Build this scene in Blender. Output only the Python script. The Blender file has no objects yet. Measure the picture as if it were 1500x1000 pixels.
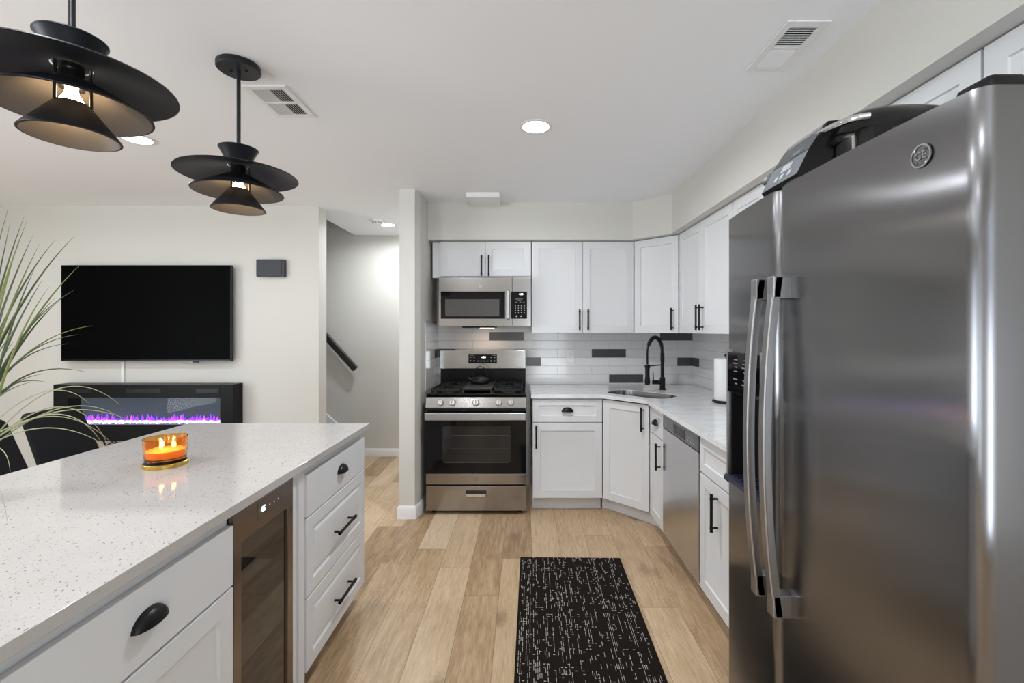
import bpy, bmesh, math, random
from mathutils import Vector, Matrix
from mathutils.geometry import tessellate_polygon

random.seed(7)
SC = bpy.context.scene
COL = SC.collection
PI = math.pi
R = math.radians

# ------------------------------------------------------------------ camera
F, CX, CY, CAMH = 670.0, 768.0, 482.5, 1.40
cam = bpy.data.cameras.new('camera')
cam.sensor_width = 36.0
cam.lens = F * 36.0 / 1500.0
cam.shift_x = -(CX - 750.0) / 1500.0
cam.shift_y = (CY - 500.0) / 1500.0
cam.clip_start = 0.02
cam_o = bpy.data.objects.new('camera', cam)
COL.objects.link(cam_o)
cam_o.location = (0, 0, CAMH)
cam_o.rotation_euler = (PI / 2, 0, 0)
SC.camera = cam_o

# ------------------------------------------------------------------ world, exposure
world = bpy.data.worlds.new('world')
SC.world = world
world.use_nodes = True
# bright lower half added to throw light up at the ceiling, dimmer sky above
_wt = world.node_tree
_bg = _wt.nodes['Background']
_tc = _wt.nodes.new('ShaderNodeTexCoord'); _sx = _wt.nodes.new('ShaderNodeSeparateXYZ'); _rp = _wt.nodes.new('ShaderNodeValToRGB')
_ma = _wt.nodes.new('ShaderNodeMath'); _ma.operation = 'MULTIPLY_ADD'; _ma.inputs[1].default_value = .5; _ma.inputs[2].default_value = .5
_wt.links.new(_tc.outputs['Generated'], _sx.inputs[0]); _wt.links.new(_sx.outputs[2], _ma.inputs[0]); _wt.links.new(_ma.outputs[0], _rp.inputs[0])
_rp.color_ramp.elements[0].position = .46; _rp.color_ramp.elements[0].color = (.86, .94, 1.0, 1)
_rp.color_ramp.elements[1].position = .54; _rp.color_ramp.elements[1].color = (.20, .22, .25, 1)
_wt.links.new(_rp.outputs[0], _bg.inputs[0])
_bg.inputs[1].default_value = 10.0
SC.view_settings.view_transform = 'Standard'
SC.view_settings.look = 'None'
SC.view_settings.gamma = 1.0
SC.view_settings.use_curve_mapping = False
SC.view_settings.exposure = -0.08

ZC = 2.44            # ceiling height
CAN_WATT = 9.5
CANS = [(0.059, 2.342), (-2.11, 2.493), (-1.355, 4.54),          # seen in the photo
        (-0.95, 0.60), (-2.11, 0.75), (-3.75, 2.49), (-2.95, 1.35), (-3.9, 0.55), (-0.95, -1.1), (-2.6, -1.1)]  # added out of view to brighten the room

# ------------------------------------------------------------------ materials
def mat(name, col=(.8, .8, .8), rough=.5, metal=0.0, spec=None, emit=None, estr=0.0, coat=0.0,
        aniso=0.0, trans=0.0, ior=None, alpha=None):
    m = bpy.data.materials.new(name)
    m.use_nodes = True
    b = m.node_tree.nodes['Principled BSDF']
    b.inputs['Base Color'].default_value = (*col, 1)
    b.inputs['Roughness'].default_value = rough
    b.inputs['Metallic'].default_value = metal
    if spec is not None: b.inputs['Specular IOR Level'].default_value = spec
    if emit is not None:
        b.inputs['Emission Color'].default_value = (*emit, 1)
        b.inputs['Emission Strength'].default_value = estr
    if coat: b.inputs['Coat Weight'].default_value = coat; b.inputs['Coat Roughness'].default_value = .05
    if aniso: b.inputs['Anisotropic'].default_value = aniso
    if trans: b.inputs['Transmission Weight'].default_value = trans
    if ior: b.inputs['IOR'].default_value = ior
    return m

class NT:
    """small node helper"""
    def __init__(s, m):
        s.m = m; s.t = m.node_tree; s.n = s.t.nodes; s.l = s.t.links
        s.b = s.n['Principled BSDF']
    def new(s, typ, **kw):
        n = s.n.new(typ)
        for k, v in kw.items(): setattr(n, k, v)
        return n
    def math(s, op, a, b=None, c=None, clamp=False):
        n = s.new('ShaderNodeMath', operation=op); n.use_clamp = clamp
        for i, v in enumerate((a, b, c)):
            if v is None: continue
            if isinstance(v, (int, float)): n.inputs[i].default_value = v
            else: s.l.new(v, n.inputs[i])
        return n.outputs[0]
    def obj(s):
        return s.new('ShaderNodeTexCoord').outputs['Object']
    def sep(s, v):
        n = s.new('ShaderNodeSeparateXYZ'); s.l.new(v, n.inputs[0]); return n.outputs
    def comb(s, x, y, z=0.0):
        n = s.new('ShaderNodeCombineXYZ')
        for i, v in enumerate((x, y, z)):
            if isinstance(v, (int, float)): n.inputs[i].default_value = v
            else: s.l.new(v, n.inputs[i])
        return n.outputs[0]
    def mapping(s, v, scale):
        n = s.new('ShaderNodeMapping'); s.l.new(v, n.inputs[0]); n.inputs['Scale'].default_value = scale
        return n.outputs[0]
    def noise(s, v, scale, detail=3, rough=.5, dist=0.0):
        n = s.new('ShaderNodeTexNoise'); s.l.new(v, n.inputs['Vector'])
        n.inputs['Scale'].default_value = scale; n.inputs['Detail'].default_value = detail
        n.inputs['Roughness'].default_value = rough; n.inputs['Distortion'].default_value = dist
        return n.outputs[0]
    def white(s, v):
        n = s.new('ShaderNodeTexWhiteNoise', noise_dimensions='2D'); s.l.new(v, n.inputs['Vector'])
        return n.outputs['Value']
    def ramp(s, v, stops):
        n = s.new('ShaderNodeValToRGB'); s.l.new(v, n.inputs[0])
        e = n.color_ramp.elements
        while len(e) < len(stops): e.new(0.5)
        for i, (p, c) in enumerate(stops):
            e[i].position = p; e[i].color = (*c, 1) if len(c) == 3 else c
        return n.outputs[0]
    def mix(s, f, a, b, blend='MIX'):
        n = s.new('ShaderNodeMix', data_type='RGBA', blend_type=blend)
        for sock, v in ((n.inputs['Factor'], f), (n.inputs['A'], a), (n.inputs['B'], b)):
            if isinstance(v, (int, float)): sock.default_value = v
            elif isinstance(v, tuple): sock.default_value = (*v, 1)
            else: s.l.new(v, sock)
        return n.outputs['Result']
    def bump(s, h, strength, dist=0.01):
        n = s.new('ShaderNodeBump'); s.l.new(h, n.inputs['Height'])
        n.inputs['Strength'].default_value = strength; n.inputs['Distance'].default_value = dist
        s.l.new(n.outputs[0], s.b.inputs['Normal'])
    def base(s, c): s.l.new(c, s.b.inputs['Base Color'])
    def rough(s, v): s.l.new(v, s.b.inputs['Roughness'])

def m_paint(name, col, rough=.55, bump=.03):
    m = mat(name, col, rough); n = NT(m); o = n.obj()
    n.bump(n.noise(o, 260, 2), bump, .002)
    return m

WALL = m_paint('wall_paint', (.655, .64, .60), .6)
CEIL = m_paint('ceiling_paint', (.90, .91, .94), .7)
TRIM = m_paint('trim_paint', (.86, .86, .87), .4, .01)
CAB = m_paint('cabinet_paint', (.73, .735, .75), .33, .008)
BLACK = mat('black_metal', (.006, .006, .007), .36, .0, .28)
BLACKM = mat('matte_black_shade', (.010, .011, .014), .40, 0, .35)
PLASTIC_B = mat('black_plastic', (.006, .006, .0065), .3, 0, .3)
GLOSS_B = mat('black_glass', (.004, .004, .005), .06, 0, .3)
WHITE_P = mat('white_plastic', (.82, .82, .82), .35)
GREY_P = mat('grey_plastic', (.05, .055, .062), .55)
CHROME = mat('chrome', (.75, .75, .76), .12, 1)
DARKGAP = mat('shadow_gap', (.02, .02, .02), .8)

def m_steel(name, col=(.56, .555, .56), rough=.24, wave=0.0, brush=(1.5, 1.5, 260), wavescale=(1.2, 1.2, 5.0)):
    m = mat(name, col, rough, 1.0); n = NT(m); o = n.obj()
    g = n.noise(n.mapping(o, brush), 1.0, 3, .6)
    n.rough(n.math('ADD', n.math('MULTIPLY', g, .12), rough - .06))
    h = n.math('MULTIPLY', g, .00006)
    if wave:
        w = n.noise(n.mapping(o, wavescale), 1.0, 1, .4)
        h = n.math('ADD', h, n.math('MULTIPLY', w, wave))
    n.bump(h, 1.0, 1.0)
    return m
STEEL = m_steel('brushed_steel', (.38, .365, .355), .19, 0.0, (2, 2, 300))
def m_fridge():
    m = mat('refrigerator_steel', (.235, .235, .245), .19, 1.0, aniso=1.0); n = NT(m); o = n.obj()
    tg = n.new('ShaderNodeTangent', direction_type='RADIAL', axis='Z'); n.l.new(tg.outputs[0], n.b.inputs['Tangent'])
    w = n.noise(n.mapping(o, (1.0, 3.2, 3.0)), 1.0, 1, .4)
    n.bump(n.math('MULTIPLY', w, .0036), 1.0, 1.0)
    return m
STEEL_F = m_fridge()
STEEL_D = m_steel('dishwasher_steel', (.60, .60, .61), .2, .0006, (2, 2, 2))
STEEL_H = m_steel('handle_steel', (.42, .42, .43), .36, 0.0, (200, 200, 3))
STEEL_S = m_steel('sink_steel', (.26, .26, .262), .2, 0.0, (40, 40, 40))
STEEL_B = m_steel('bronze_steel', (.22, .185, .16), .22, 0.0, (2, 2, 260))
FRIDGE_SIDE = mat('refrigerator_case', (.10, .10, .105), .45)

def m_floor():
    m = mat('oak_planks', (.6, .45, .3), .38); n = NT(m); o = n.obj()
    x, y, z = n.sep(o)
    W, L = .1815, 1.22
    u = n.math('DIVIDE', n.math('ADD', x, 20 * W - .047), W)
    row = n.math('FLOOR', u); fu = n.math('FRACT', u)
    off = n.white(n.comb(row, 3.3))
    v = n.math('ADD', n.math('DIVIDE', n.math('ADD', y, 12.0), L), n.math('MULTIPLY', off, 7.0))
    cell = n.math('FLOOR', v); fv = n.math('FRACT', v)
    rid = n.white(n.comb(row, cell))
    rid2 = n.white(n.comb(n.math('ADD', row, 17.0), cell))
    gv = n.comb(n.math('ADD', n.math('MULTIPLY', x, 1.0), n.math('MULTIPLY', rid, 9.0)),
                n.math('ADD', n.math('MULTIPLY', y, .085), n.math('MULTIPLY', rid2, 31.0)), 0.0)
    g1 = n.noise(gv, 22, 5, .6, 1.6)
    g2 = n.noise(gv, 120, 3, .6, .6)
    broad = n.noise(n.comb(n.math('ADD', x, n.math('MULTIPLY', rid, 5.0)), n.math('MULTIPLY', y, .35), rid2), 4.5, 2, .5)
    tone = n.math('ADD', n.math('SUBTRACT', n.math('MULTIPLY', rid, .40), .05), n.math('ADD', n.math('MULTIPLY', g1, .44), n.math('MULTIPLY', n.math('SUBTRACT', n.math('MULTIPLY', g2, 1.7), .35), .34)))
    tone = n.math('ADD', tone, n.math('MULTIPLY', n.math('SUBTRACT', broad, .5), .35))
    c = n.ramp(tone, [(.20, (.26, .16, .082)), (.42, (.45, .305, .175)), (.60, (.585, .425, .265)), (.82, (.70, .555, .39))])
    # knots
    kv = n.comb(n.math('ADD', x, n.math('MULTIPLY', rid2, 3.0)), n.math('MULTIPLY', y, .55), rid)
    vor = n.new('ShaderNodeTexVoronoi', feature='F1'); n.l.new(kv, vor.inputs['Vector']); vor.inputs['Scale'].default_value = 3.6
    kd = n.math('ADD', vor.outputs['Distance'], n.math('MULTIPLY', n.noise(o, 34, 3), .16))
    kn = n.ramp(kd, [(.11, (1, 1, 1)), (.27, (0, 0, 0))])
    c = n.mix(n.math('MULTIPLY', kn, .80), c, (.20, .115, .06))
    eu = n.math('MINIMUM', fu, n.math('SUBTRACT', 1.0, fu))
    ev = n.math('MINIMUM', fv, n.math('SUBTRACT', 1.0, fv))
    seam = n.math('MAXIMUM', n.math('LESS_THAN', eu, .0085), n.math('LESS_THAN', ev, .0014))
    c = n.mix(n.math('MULTIPLY', seam, .6), c, (.12, .07, .04))
    n.base(c)
    n.rough(n.math('ADD', .32, n.math('MULTIPLY', g2, .18)))
    n.bump(n.math('SUBTRACT', n.math('MULTIPLY', g2, .25), seam), .25, .0012)
    return m
FLOOR = m_floor()

def m_speckle():
    m = mat('speckled_quartz', (.8, .78, .76), .07); n = NT(m); o = n.obj()
    st = n.mapping(o, (1, .62, 1))
    c = n.mix(n.noise(o, 9, 3), (.475, .452, .435), (.525, .507, .495))
    for sc, th, col, seed, keep in ((150, .24, (.10, .075, .06), 0.0, .84), (270, .25, (.24, .19, .16), 4.0, .72), (210, .17, (.66, .65, .65), 9.0, .7)):
        vor = n.new('ShaderNodeTexVoronoi', feature='F1')
        mp = n.new('ShaderNodeMapping'); n.l.new(st, mp.inputs[0]); mp.inputs['Location'].default_value = (seed, seed, seed)
        n.l.new(mp.outputs[0], vor.inputs['Vector']); vor.inputs['Scale'].default_value = sc
        rnd = n.sep(vor.outputs['Color'])[0]
        k = n.math('MULTIPLY', n.math('LESS_THAN', vor.outputs['Distance'], th), n.math('GREATER_THAN', rnd, keep))
        c = n.mix(n.math('MULTIPLY', k, .92), c, col)
    n.base(c)
    return m
QUARTZ = m_speckle()

def m_marble():
    m = mat('white_marble_quartz', (.8, .8, .8), .14); n = NT(m); o = n.obj()
    w = n.noise(n.mapping(o, (1.3, 2.4, 1)), 2.2, 5, .6, 1.2)
    v = n.ramp(w, [(.44, (0, 0, 0)), (.5, (1, 1, 1)), (.56, (0, 0, 0))])
    n.base(n.mix(n.math('MULTIPLY', v, .35), (.80, .805, .815), (.55, .56, .58)))
    return m
MARBLE = m_marble()

def m_tile(name, a, b, rough):
    m = mat(name, a, rough); n = NT(m); o = n.obj()
    n.base(n.mix(n.noise(n.mapping(o, (3, 3, 9)), 2.0, 2), a, b))
    n.bump(n.noise(n.mapping(o, (6, 6, 14)), 2.0, 2), .12, .004)
    return m
TILE_W = m_tile('white_glazed_tile', (.68, .67, .665), (.76, .755, .75), .12)
TILE_D = m_tile('grey_glazed_tile', (.062, .062, .068), (.085, .085, .092), .25)
GROUT = mat('grout', (.46, .455, .45), .8)

def m_rug():
    m = mat('woven_rug', (.03, .025, .022), .95, 0, .08); n = NT(m); o = n.obj()
    x, y, z = n.sep(o)
    # stitches running along the rug
    u = n.math('DIVIDE', x, .0082); cu = n.math('FLOOR', u); fu = n.math('FRACT', u)
    v = n.math('ADD', n.math('DIVIDE', y, .034), n.math('MULTIPLY', n.white(n.comb(cu, 5.0)), 1.0))
    cv = n.math('FLOOR', v); fv = n.math('FRACT', v)
    dens = n.white(n.comb(cu, 1.0))
    on = n.math('GREATER_THAN', n.math('ADD', n.math('MULTIPLY', n.white(n.comb(cu, cv)), .8), n.math('MULTIPLY', dens, .8)), .98)
    line = n.math('LESS_THAN', n.math('ABSOLUTE', n.math('SUBTRACT', fu, .5)), .10)
    dash = n.math('LESS_THAN', n.math('ABSOLUTE', n.math('SUBTRACT', fv, .5)), .40)
    k1 = n.math('MULTIPLY', on, n.math('MULTIPLY', line, dash))
    # stitches across
    u2 = n.math('DIVIDE', x, .0145); v2 = n.math('DIVIDE', y, .0185)
    c2 = n.math('FLOOR', u2); d2 = n.math('FLOOR', v2)
    on2 = n.math('GREATER_THAN', n.white(n.comb(n.math('ADD', c2, 50.0), d2)), .88)
    l2 = n.math('LESS_THAN', n.math('ABSOLUTE', n.math('SUBTRACT', n.math('FRACT', v2), .5)), .075)
    e2 = n.math('LESS_THAN', n.math('ABSOLUTE', n.math('SUBTRACT', n.math('FRACT', u2), .5)), .30)
    k2 = n.math('MULTIPLY', on2, n.math('MULTIPLY', l2, e2))
    edge = n.math('LESS_THAN', n.math('ABSOLUTE', x), .292)
    k = n.math('MULTIPLY', n.math('MAXIMUM', k1, k2), edge)
    c = n.mix(n.noise(o, 160, 2), (.007, .005, .004), (.020, .015, .012))
    n.base(n.mix(k, c, (.62, .58, .54)))
    n.bump(n.noise(o, 330, 2), .5, .003)
    return m
RUG = m_rug()

# ------------------------------------------------------------------ mesh builder
class MB:
    def __init__(s): s.bm = bmesh.new(); s.mi = 0; s.bev = False
    def _add(s, verts, faces):
        vs = [s.bm.verts.new(v) for v in verts]
        out = []
        for f in faces:
            try:
                fc = s.bm.faces.new([vs[i] for i in f]); fc.material_index = s.mi; out.append(fc)
            except ValueError: pass
        return vs
    def merge(s, bm2):
        idx = {v: i for i, v in enumerate(bm2.verts)}
        s._add([v.co.copy() for v in bm2.verts], [[idx[v] for v in f.verts] for f in bm2.faces])
        bm2.free()
    def box(s, x0, x1, y0, y1, z0, z1, bev=0.0, seg=2, M=None):
        b = bmesh.new(); bmesh.ops.create_cube(b, size=1)
        for v in b.verts:
            v.co = Vector(((x0 + x1) / 2 + v.co.x * (x1 - x0), (y0 + y1) / 2 + v.co.y * (y1 - y0), (z0 + z1) / 2 + v.co.z * (z1 - z0)))
        if bev: s.bev = True
        if bev: bmesh.ops.bevel(b, geom=list(b.edges), offset=bev, segments=seg, affect='EDGES', profile=.5)
        if M is not None: bmesh.ops.transform(b, matrix=M, verts=b.verts)
        s.merge(b); return s
    def cyl(s, p0, p1, r0, r1=None, seg=24, cap=True):
        p0, p1 = Vector(p0), Vector(p1); r1 = r0 if r1 is None else r1
        d = (p1 - p0).normalized(); a = d.orthogonal().normalized(); b = d.cross(a)
        vs = []
        for p, r in ((p0, r0), (p1, r1)):
            for i in range(seg):
                t = 2 * PI * i / seg; vs.append(p + (a * math.cos(t) + b * math.sin(t)) * r)
        fs = [[i, (i + 1) % seg, seg + (i + 1) % seg, seg + i] for i in range(seg)]
        if cap: fs += [list(range(seg - 1, -1, -1)), list(range(seg, 2 * seg))]
        s._add(vs, fs); return s
    def lathe(s, prof, seg=48, c=(0, 0, 0), closed=False, M=None):
        c = Vector(c); vs = []; n = len(prof)
        for i in range(seg):
            t = 2 * PI * i / seg
            for r, z in prof:
                v = Vector((r * math.cos(t), r * math.sin(t), z))
                if M is not None: v = M @ v
                vs.append(c + v)
        fs = []
        for i in range(seg):
            j = (i + 1) % seg
            for k in range(n if closed else n - 1):
                k2 = (k + 1) % n
                fs.append([i * n + k, j * n + k, j * n + k2, i * n + k2])
        vv = s._add(vs, fs)
        bmesh.ops.remove_doubles(s.bm, verts=vv, dist=1e-6)
        return s
    def prism(s, poly, z0, z1, hole=None):
        loops = [poly] + ([hole] if hole else [])
        flat = [p for l in loops for p in l]
        n = len(flat)
        tris = tessellate_polygon([[Vector((p[0], p[1], 0)) for p in l] for l in loops]) if hole else [list(range(n))]
        vs = [(p[0], p[1], z0) for p in flat] + [(p[0], p[1], z1) for p in flat]
        fs = [list(t)[::-1] for t in tris] + [[i + n for i in t] for t in tris]
        st = 0
        for l in loops:
            m = len(l)
            fs += [[st + i, st + (i + 1) % m, st + (i + 1) % m + n, st + i + n] for i in range(m)]
            st += m
        s._add(vs, fs); return s
    def extrude_x(s, poly, x0, x1):           # poly in (y, z)
        n = len(poly)
        vs = [(x0, p[0], p[1]) for p in poly] + [(x1, p[0], p[1]) for p in poly]
        s._add(vs, [list(range(n))[::-1], [i + n for i in range(n)]] + [[i, (i + 1) % n, (i + 1) % n + n, i + n] for i in range(n)])
        return s
    def extrude_y(s, poly, y0, y1):           # poly in (x, z)
        n = len(poly)
        vs = [(p[0], y0, p[1]) for p in poly] + [(p[0], y1, p[1]) for p in poly]
        s._add(vs, [list(range(n))[::-1], [i + n for i in range(n)]] + [[i, (i + 1) % n, (i + 1) % n + n, i + n] for i in range(n)])
        return s
    def tube(s, pts, rad, seg=12, cap=True, flat=1.0):
        pts = [Vector(p) for p in pts]; n = len(pts)
        rs = rad if isinstance(rad, (list, tuple)) else [rad] * n
        tg = []
        for i in range(n):
            a, b = pts[max(0, i - 1)], pts[min(n - 1, i + 1)]
            tg.append((b - a).normalized())
        nrm = tg[0].orthogonal().normalized(); vs = []
        for i in range(n):
            nrm = (nrm - tg[i] * nrm.dot(tg[i])).normalized(); bn = tg[i].cross(nrm)
            for k in range(seg):
                t = 2 * PI * k / seg
                vs.append(pts[i] + (nrm * math.cos(t) + bn * math.sin(t) * flat) * rs[i])
        fs = [[i * seg + k, i * seg + (k + 1) % seg, (i + 1) * seg + (k + 1) % seg, (i + 1) * seg + k] for i in range(n - 1) for k in range(seg)]
        if cap: fs += [list(range(seg - 1, -1, -1)), [(n - 1) * seg + k for k in range(seg)]]
        s._add(vs, fs); return s
    def grid(s, rows):                        # rows of points -> surface
        n, m = len(rows), len(rows[0])
        s._add([p for r in rows for p in r], [[i * m + j, i * m + j + 1, (i + 1) * m + j + 1, (i + 1) * m + j] for i in range(n - 1) for j in range(m - 1)])
        return s
    def build(s, name, material, parent=None, world=False, smooth=35):
        bm = s.bm
        if world and parent is not None:
            bmesh.ops.transform(bm, matrix=WM[parent.name].inverted(), verts=bm.verts)
        bmesh.ops.recalc_face_normals(bm, faces=bm.faces)
        me = bpy.data.meshes.new(name); bm.to_mesh(me); bm.free()
        for m in (material if isinstance(material, (list, tuple)) else [material]): me.materials.append(m)
        if smooth:
            me.polygons.foreach_set('use_smooth', [True] * len(me.polygons))
            me.set_sharp_from_angle(angle=R(smooth))
        o = bpy.data.objects.new(name, me); COL.objects.link(o)
        if smooth and s.bev:                      # keep large flat faces flat beside their rounded edges
            wn = o.modifiers.new('weighted_normal', 'WEIGHTED_NORMAL'); wn.weight = 100; wn.keep_sharp = True
        if parent is not None:
            o.parent = parent; WM[o.name] = WM[parent.name].copy()
        else: WM[o.name] = Matrix.Identity(4)
        return o

def build_each(mb, name, material, parent, world=False, smooth=35):
    """one part per loose piece"""
    bm = mb.bm; seen = set(); out = []
    for v in list(bm.verts):
        if v.index in seen and False: pass
    bm.verts.index_update()
    for v in bm.verts:
        if v.index in seen: continue
        st = [v]; comp = []; seen.add(v.index)
        while st:
            q = st.pop(); comp.append(q)
            for e in q.link_edges:
                w = e.other_vert(q)
                if w.index not in seen: seen.add(w.index); st.append(w)
        idx = {q.index: i for i, q in enumerate(comp)}
        fs = {f for q in comp for f in q.link_faces}
        p = MB(); p._add([q.co.copy() for q in comp], [[idx[q.index] for q in f.verts] for f in fs])
        out.append(p.build(name, material, parent, world, smooth))
    bm.free()
    return out

WM = {}
def tag(o, label, cat, group=None):
    o['label'] = label; o['category'] = cat
    if group: o['group'] = group
    return o
def thing(name, label, cat, loc=(0, 0, 0), rz=0.0, group=None):
    o = bpy.data.objects.new(name, None); o.empty_display_size = .1; COL.objects.link(o)
    o.location = loc; o.rotation_euler = (0, 0, rz)
    WM[o.name] = Matrix.Translation(Vector(loc)) @ Matrix.Rotation(rz, 4, 'Z')
    return tag(o, label, cat, group)
def struct(o): o['kind'] = 'structure'; return o
def text(name, body, size, material, parent, M, extrude=.0006, align='CENTER'):
    cu = bpy.data.curves.new(name, 'FONT'); cu.body = body; cu.size = size; cu.align_x = align; cu.align_y = 'CENTER'
    cu.extrude = extrude; cu.materials.append(material)
    tmp = bpy.data.objects.new(name, cu); COL.objects.link(tmp)
    me = bpy.data.meshes.new_from_object(tmp.evaluated_get(bpy.context.evaluated_depsgraph_get()))
    bpy.data.objects.remove(tmp); bpy.data.curves.remove(cu)
    me.name = name; me.transform(M); me.update()
    o = bpy.data.objects.new(name, me); COL.objects.link(o)
    o.parent = parent; WM[o.name] = WM[parent.name].copy()
    return o
# text frames: facing -Y, facing -X, facing +X, written in the given local coordinates
FACE_NY = Matrix.Rotation(PI / 2, 4, 'X')
def TF(x, y, z, rz=0.0): return Matrix.Translation((x, y, z)) @ Matrix.Rotation(rz, 4, 'Z') @ FACE_NY

# ------------------------------------------------------------------ ROOM SHELL
YB = 4.132       # kitchen back wall (tile face at 4.124)
XR = 1.5255      # right wall
YTV = 3.86       # wall behind the television
XL, YN = -5.2, -2.2
YS = 5.06        # stair hall back wall
struct(MB().box(XL - .1, XR + .1, YN - .1, 5.3, -.12, 0).build('floor', FLOOR, smooth=0))
# ceiling with the stair opening (x < -1.87 behind the television wall)
b = MB()
b.box(XL - .1, XR + .1, YN - .1, 4.01, ZC, ZC + .12)
b.box(-1.87, XR + .1, 4.01, 5.3, ZC, ZC + .12)
struct(b.build('ceiling', CEIL, smooth=0))
struct(MB().box(-2.0, -1.87, 4.01, 5.06, ZC + .12, 3.6).build('wall_stairwell', WALL, smooth=0))
struct(MB().box(XL - .1, -1.87, 3.86, 5.3, 3.6, 3.7).build('ceiling_stairwell', CEIL, smooth=0))
struct(MB().box(XR, XR + .12, YN - .1, 5.3, 0, ZC).build('wall_right', WALL, smooth=0))
struct(MB().box(-.80, XR, YB, YB + .12, 0, ZC).build('wall_back', WALL, smooth=0))
b = MB(); b.box(XL, -1.735, YTV, 4.01, 0, 3.6)
struct(b.build('wall_television', WALL, smooth=0))
struct(MB().box(XL - .1, -.80, YS, YS + .12, 0, 3.7).build('wall_stair_hall', WALL, smooth=0))
# short wall that ends beside the range
struct(MB().prism([(-.927, 3.39), (-.812, 3.39), (-.79, 3.47), (-.79, 4.2), (-.79, YS), (-.927, YS)], 0, ZC).build('wall_partition', WALL, smooth=0))
# left wall, and the wall behind the camera both with openings for added windows
b = MB()
b.box(XL - .12, XL, YN - .1, -1.6, 0, 3.7); b.box(XL - .12, XL, .8, 5.3, 0, 3.7); b.box(XL - .12, XL, -1.6, .8, 2.1, 3.7); b.box(XL - .12, XL, -1.6, .8, 0, .12)
struct(b.build('wall_left', WALL, smooth=0))
b = MB()
for y in (-1.6, -.42, .76): b.box(XL - .09, XL - .03, y, y + .04, .12, 2.1)
b.box(XL - .09, XL - .03, -1.6, .8, .12, .16); b.box(XL - .09, XL - .03, -1.6, .8, 2.06, 2.1)
struct(b.build('window_2', TRIM, smooth=0))  # window added in the unseen left wall to let in daylight
pl = bpy.data.lights.new('window_portal', 'AREA'); pl.shape = 'RECTANGLE'; pl.size = 2.4; pl.size_y = 1.98
pl.cycles.is_portal = True
po = bpy.data.objects.new('window_portal', pl); COL.objects.link(po)
po.location = (XL - .06, -.4, 1.11); po.rotation_euler = (R(90), 0, R(-90))
ADDED_WINS = [(-3.3, -2.5), (.22, 1.44)]  # unseen windows added behind the camera to light the room
b = MB(); xs = [XL] + [v for w in ADDED_WINS for v in w] + [XR]
for k in range(0, len(xs), 2): b.box(xs[k], xs[k + 1], YN - .12, YN, 0, ZC)
for w0, w1 in ADDED_WINS: b.box(w0, w1, YN - .12, YN, 2.15, ZC); b.box(w0, w1, YN - .12, YN, 0, .1)
struct(b.build('wall_front', WALL, smooth=0))
for k, (w0, w1) in enumerate(ADDED_WINS):
    b = MB()
    for x in (w0, (w0 + w1) / 2 - .02, w1 - .04): b.box(x, x + .04, YN - .09, YN - .03, .1, 2.15)
    b.box(w0, w1, YN - .09, YN - .03, .1, .14); b.box(w0, w1, YN - .09, YN - .03, 2.11, 2.15)
    struct(b.build('window_%d' % (1 if k == 0 else 3), TRIM, smooth=0))
    pl = bpy.data.lights.new('window_portal', 'AREA'); pl.shape = 'RECTANGLE'; pl.size = w1 - w0; pl.size_y = 2.05
    pl.cycles.is_portal = True
    po = bpy.data.objects.new('window_portal', pl); COL.objects.link(po)
    po.location = ((w0 + w1) / 2, YN - .06, 1.125); po.rotation_euler = (R(90), 0, 0)
# soffit above the wall cabinets
SF_Z = 2.137
SFY, SFX = 3.745, 1.13
struct(MB().prism([(-.79, SFY), (.886, SFY), (1.13, 3.501), (1.13, YN), (XR, YN), (XR, YB), (-.79, YB)], SF_Z, ZC).build('wall_soffit', WALL, smooth=0))

# baseboards
def board(name, pts, h=.10, t=.013):
    """profiled skirting along a path of plan points, thickness to the left of travel"""
    b = MB()
    P = [Vector((p[0], p[1])) for p in pts]
    def offs(d):
        out = []
        for i in range(len(P)):
            ns = []
            if i > 0: e = (P[i] - P[i - 1]).normalized(); ns.append(Vector((-e.y, e.x)))
            if i < len(P) - 1: e = (P[i + 1] - P[i]).normalized(); ns.append(Vector((-e.y, e.x)))
            nv = sum(ns, Vector((0, 0))).normalized(); nv /= max(.3, nv.dot(ns[0]))
            out.append(P[i] + nv * d)
        return out
    prof = [(0, 0), (t, 0), (t, h * .78), (t * .72, h * .9), (t * .3, h), (0, h)]
    rows = [[(q.x, q.y, z) for q in offs(d)] for d, z in prof]
    b.grid(rows)
    for e in (0, -1): b._add([r[e] for r in rows], [list(range(len(rows)))])
    return struct(b.build(name, TRIM, smooth=25))
board('baseboard_partition', [(-.79, 3.63), (-.79, 3.47), (-.812, 3.39), (-.927, 3.39), (-.927, YS)][::-1][::-1], .095)
board('baseboard_stair_hall', [(-.927, YS), (-1.819, YS)], .085)
board('baseboard_television', [(-1.735, 4.01), (-1.735, YTV), (XL, YTV)], .10)

# stairs behind the television wall, going up to the left
b = MB()
for i in range(9):
    x1 = -1.86 - i * .205
    b.box(x1 - .205, x1, 4.02, YS - .03, 0, .185 * (i + 1), .006)
struct(b.build('stairs', mat('stair_carpet', (.36, .37, .38), .9), smooth=25))
b = MB()
b.extrude_y([(-1.82, 0), (-1.82, .15), (-3.6, 1.735), (-3.6, 1.45), (-2.03, 0)], YS - .03, YS - .001)
struct(b.build('trim_1', TRIM, smooth=0))

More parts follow.
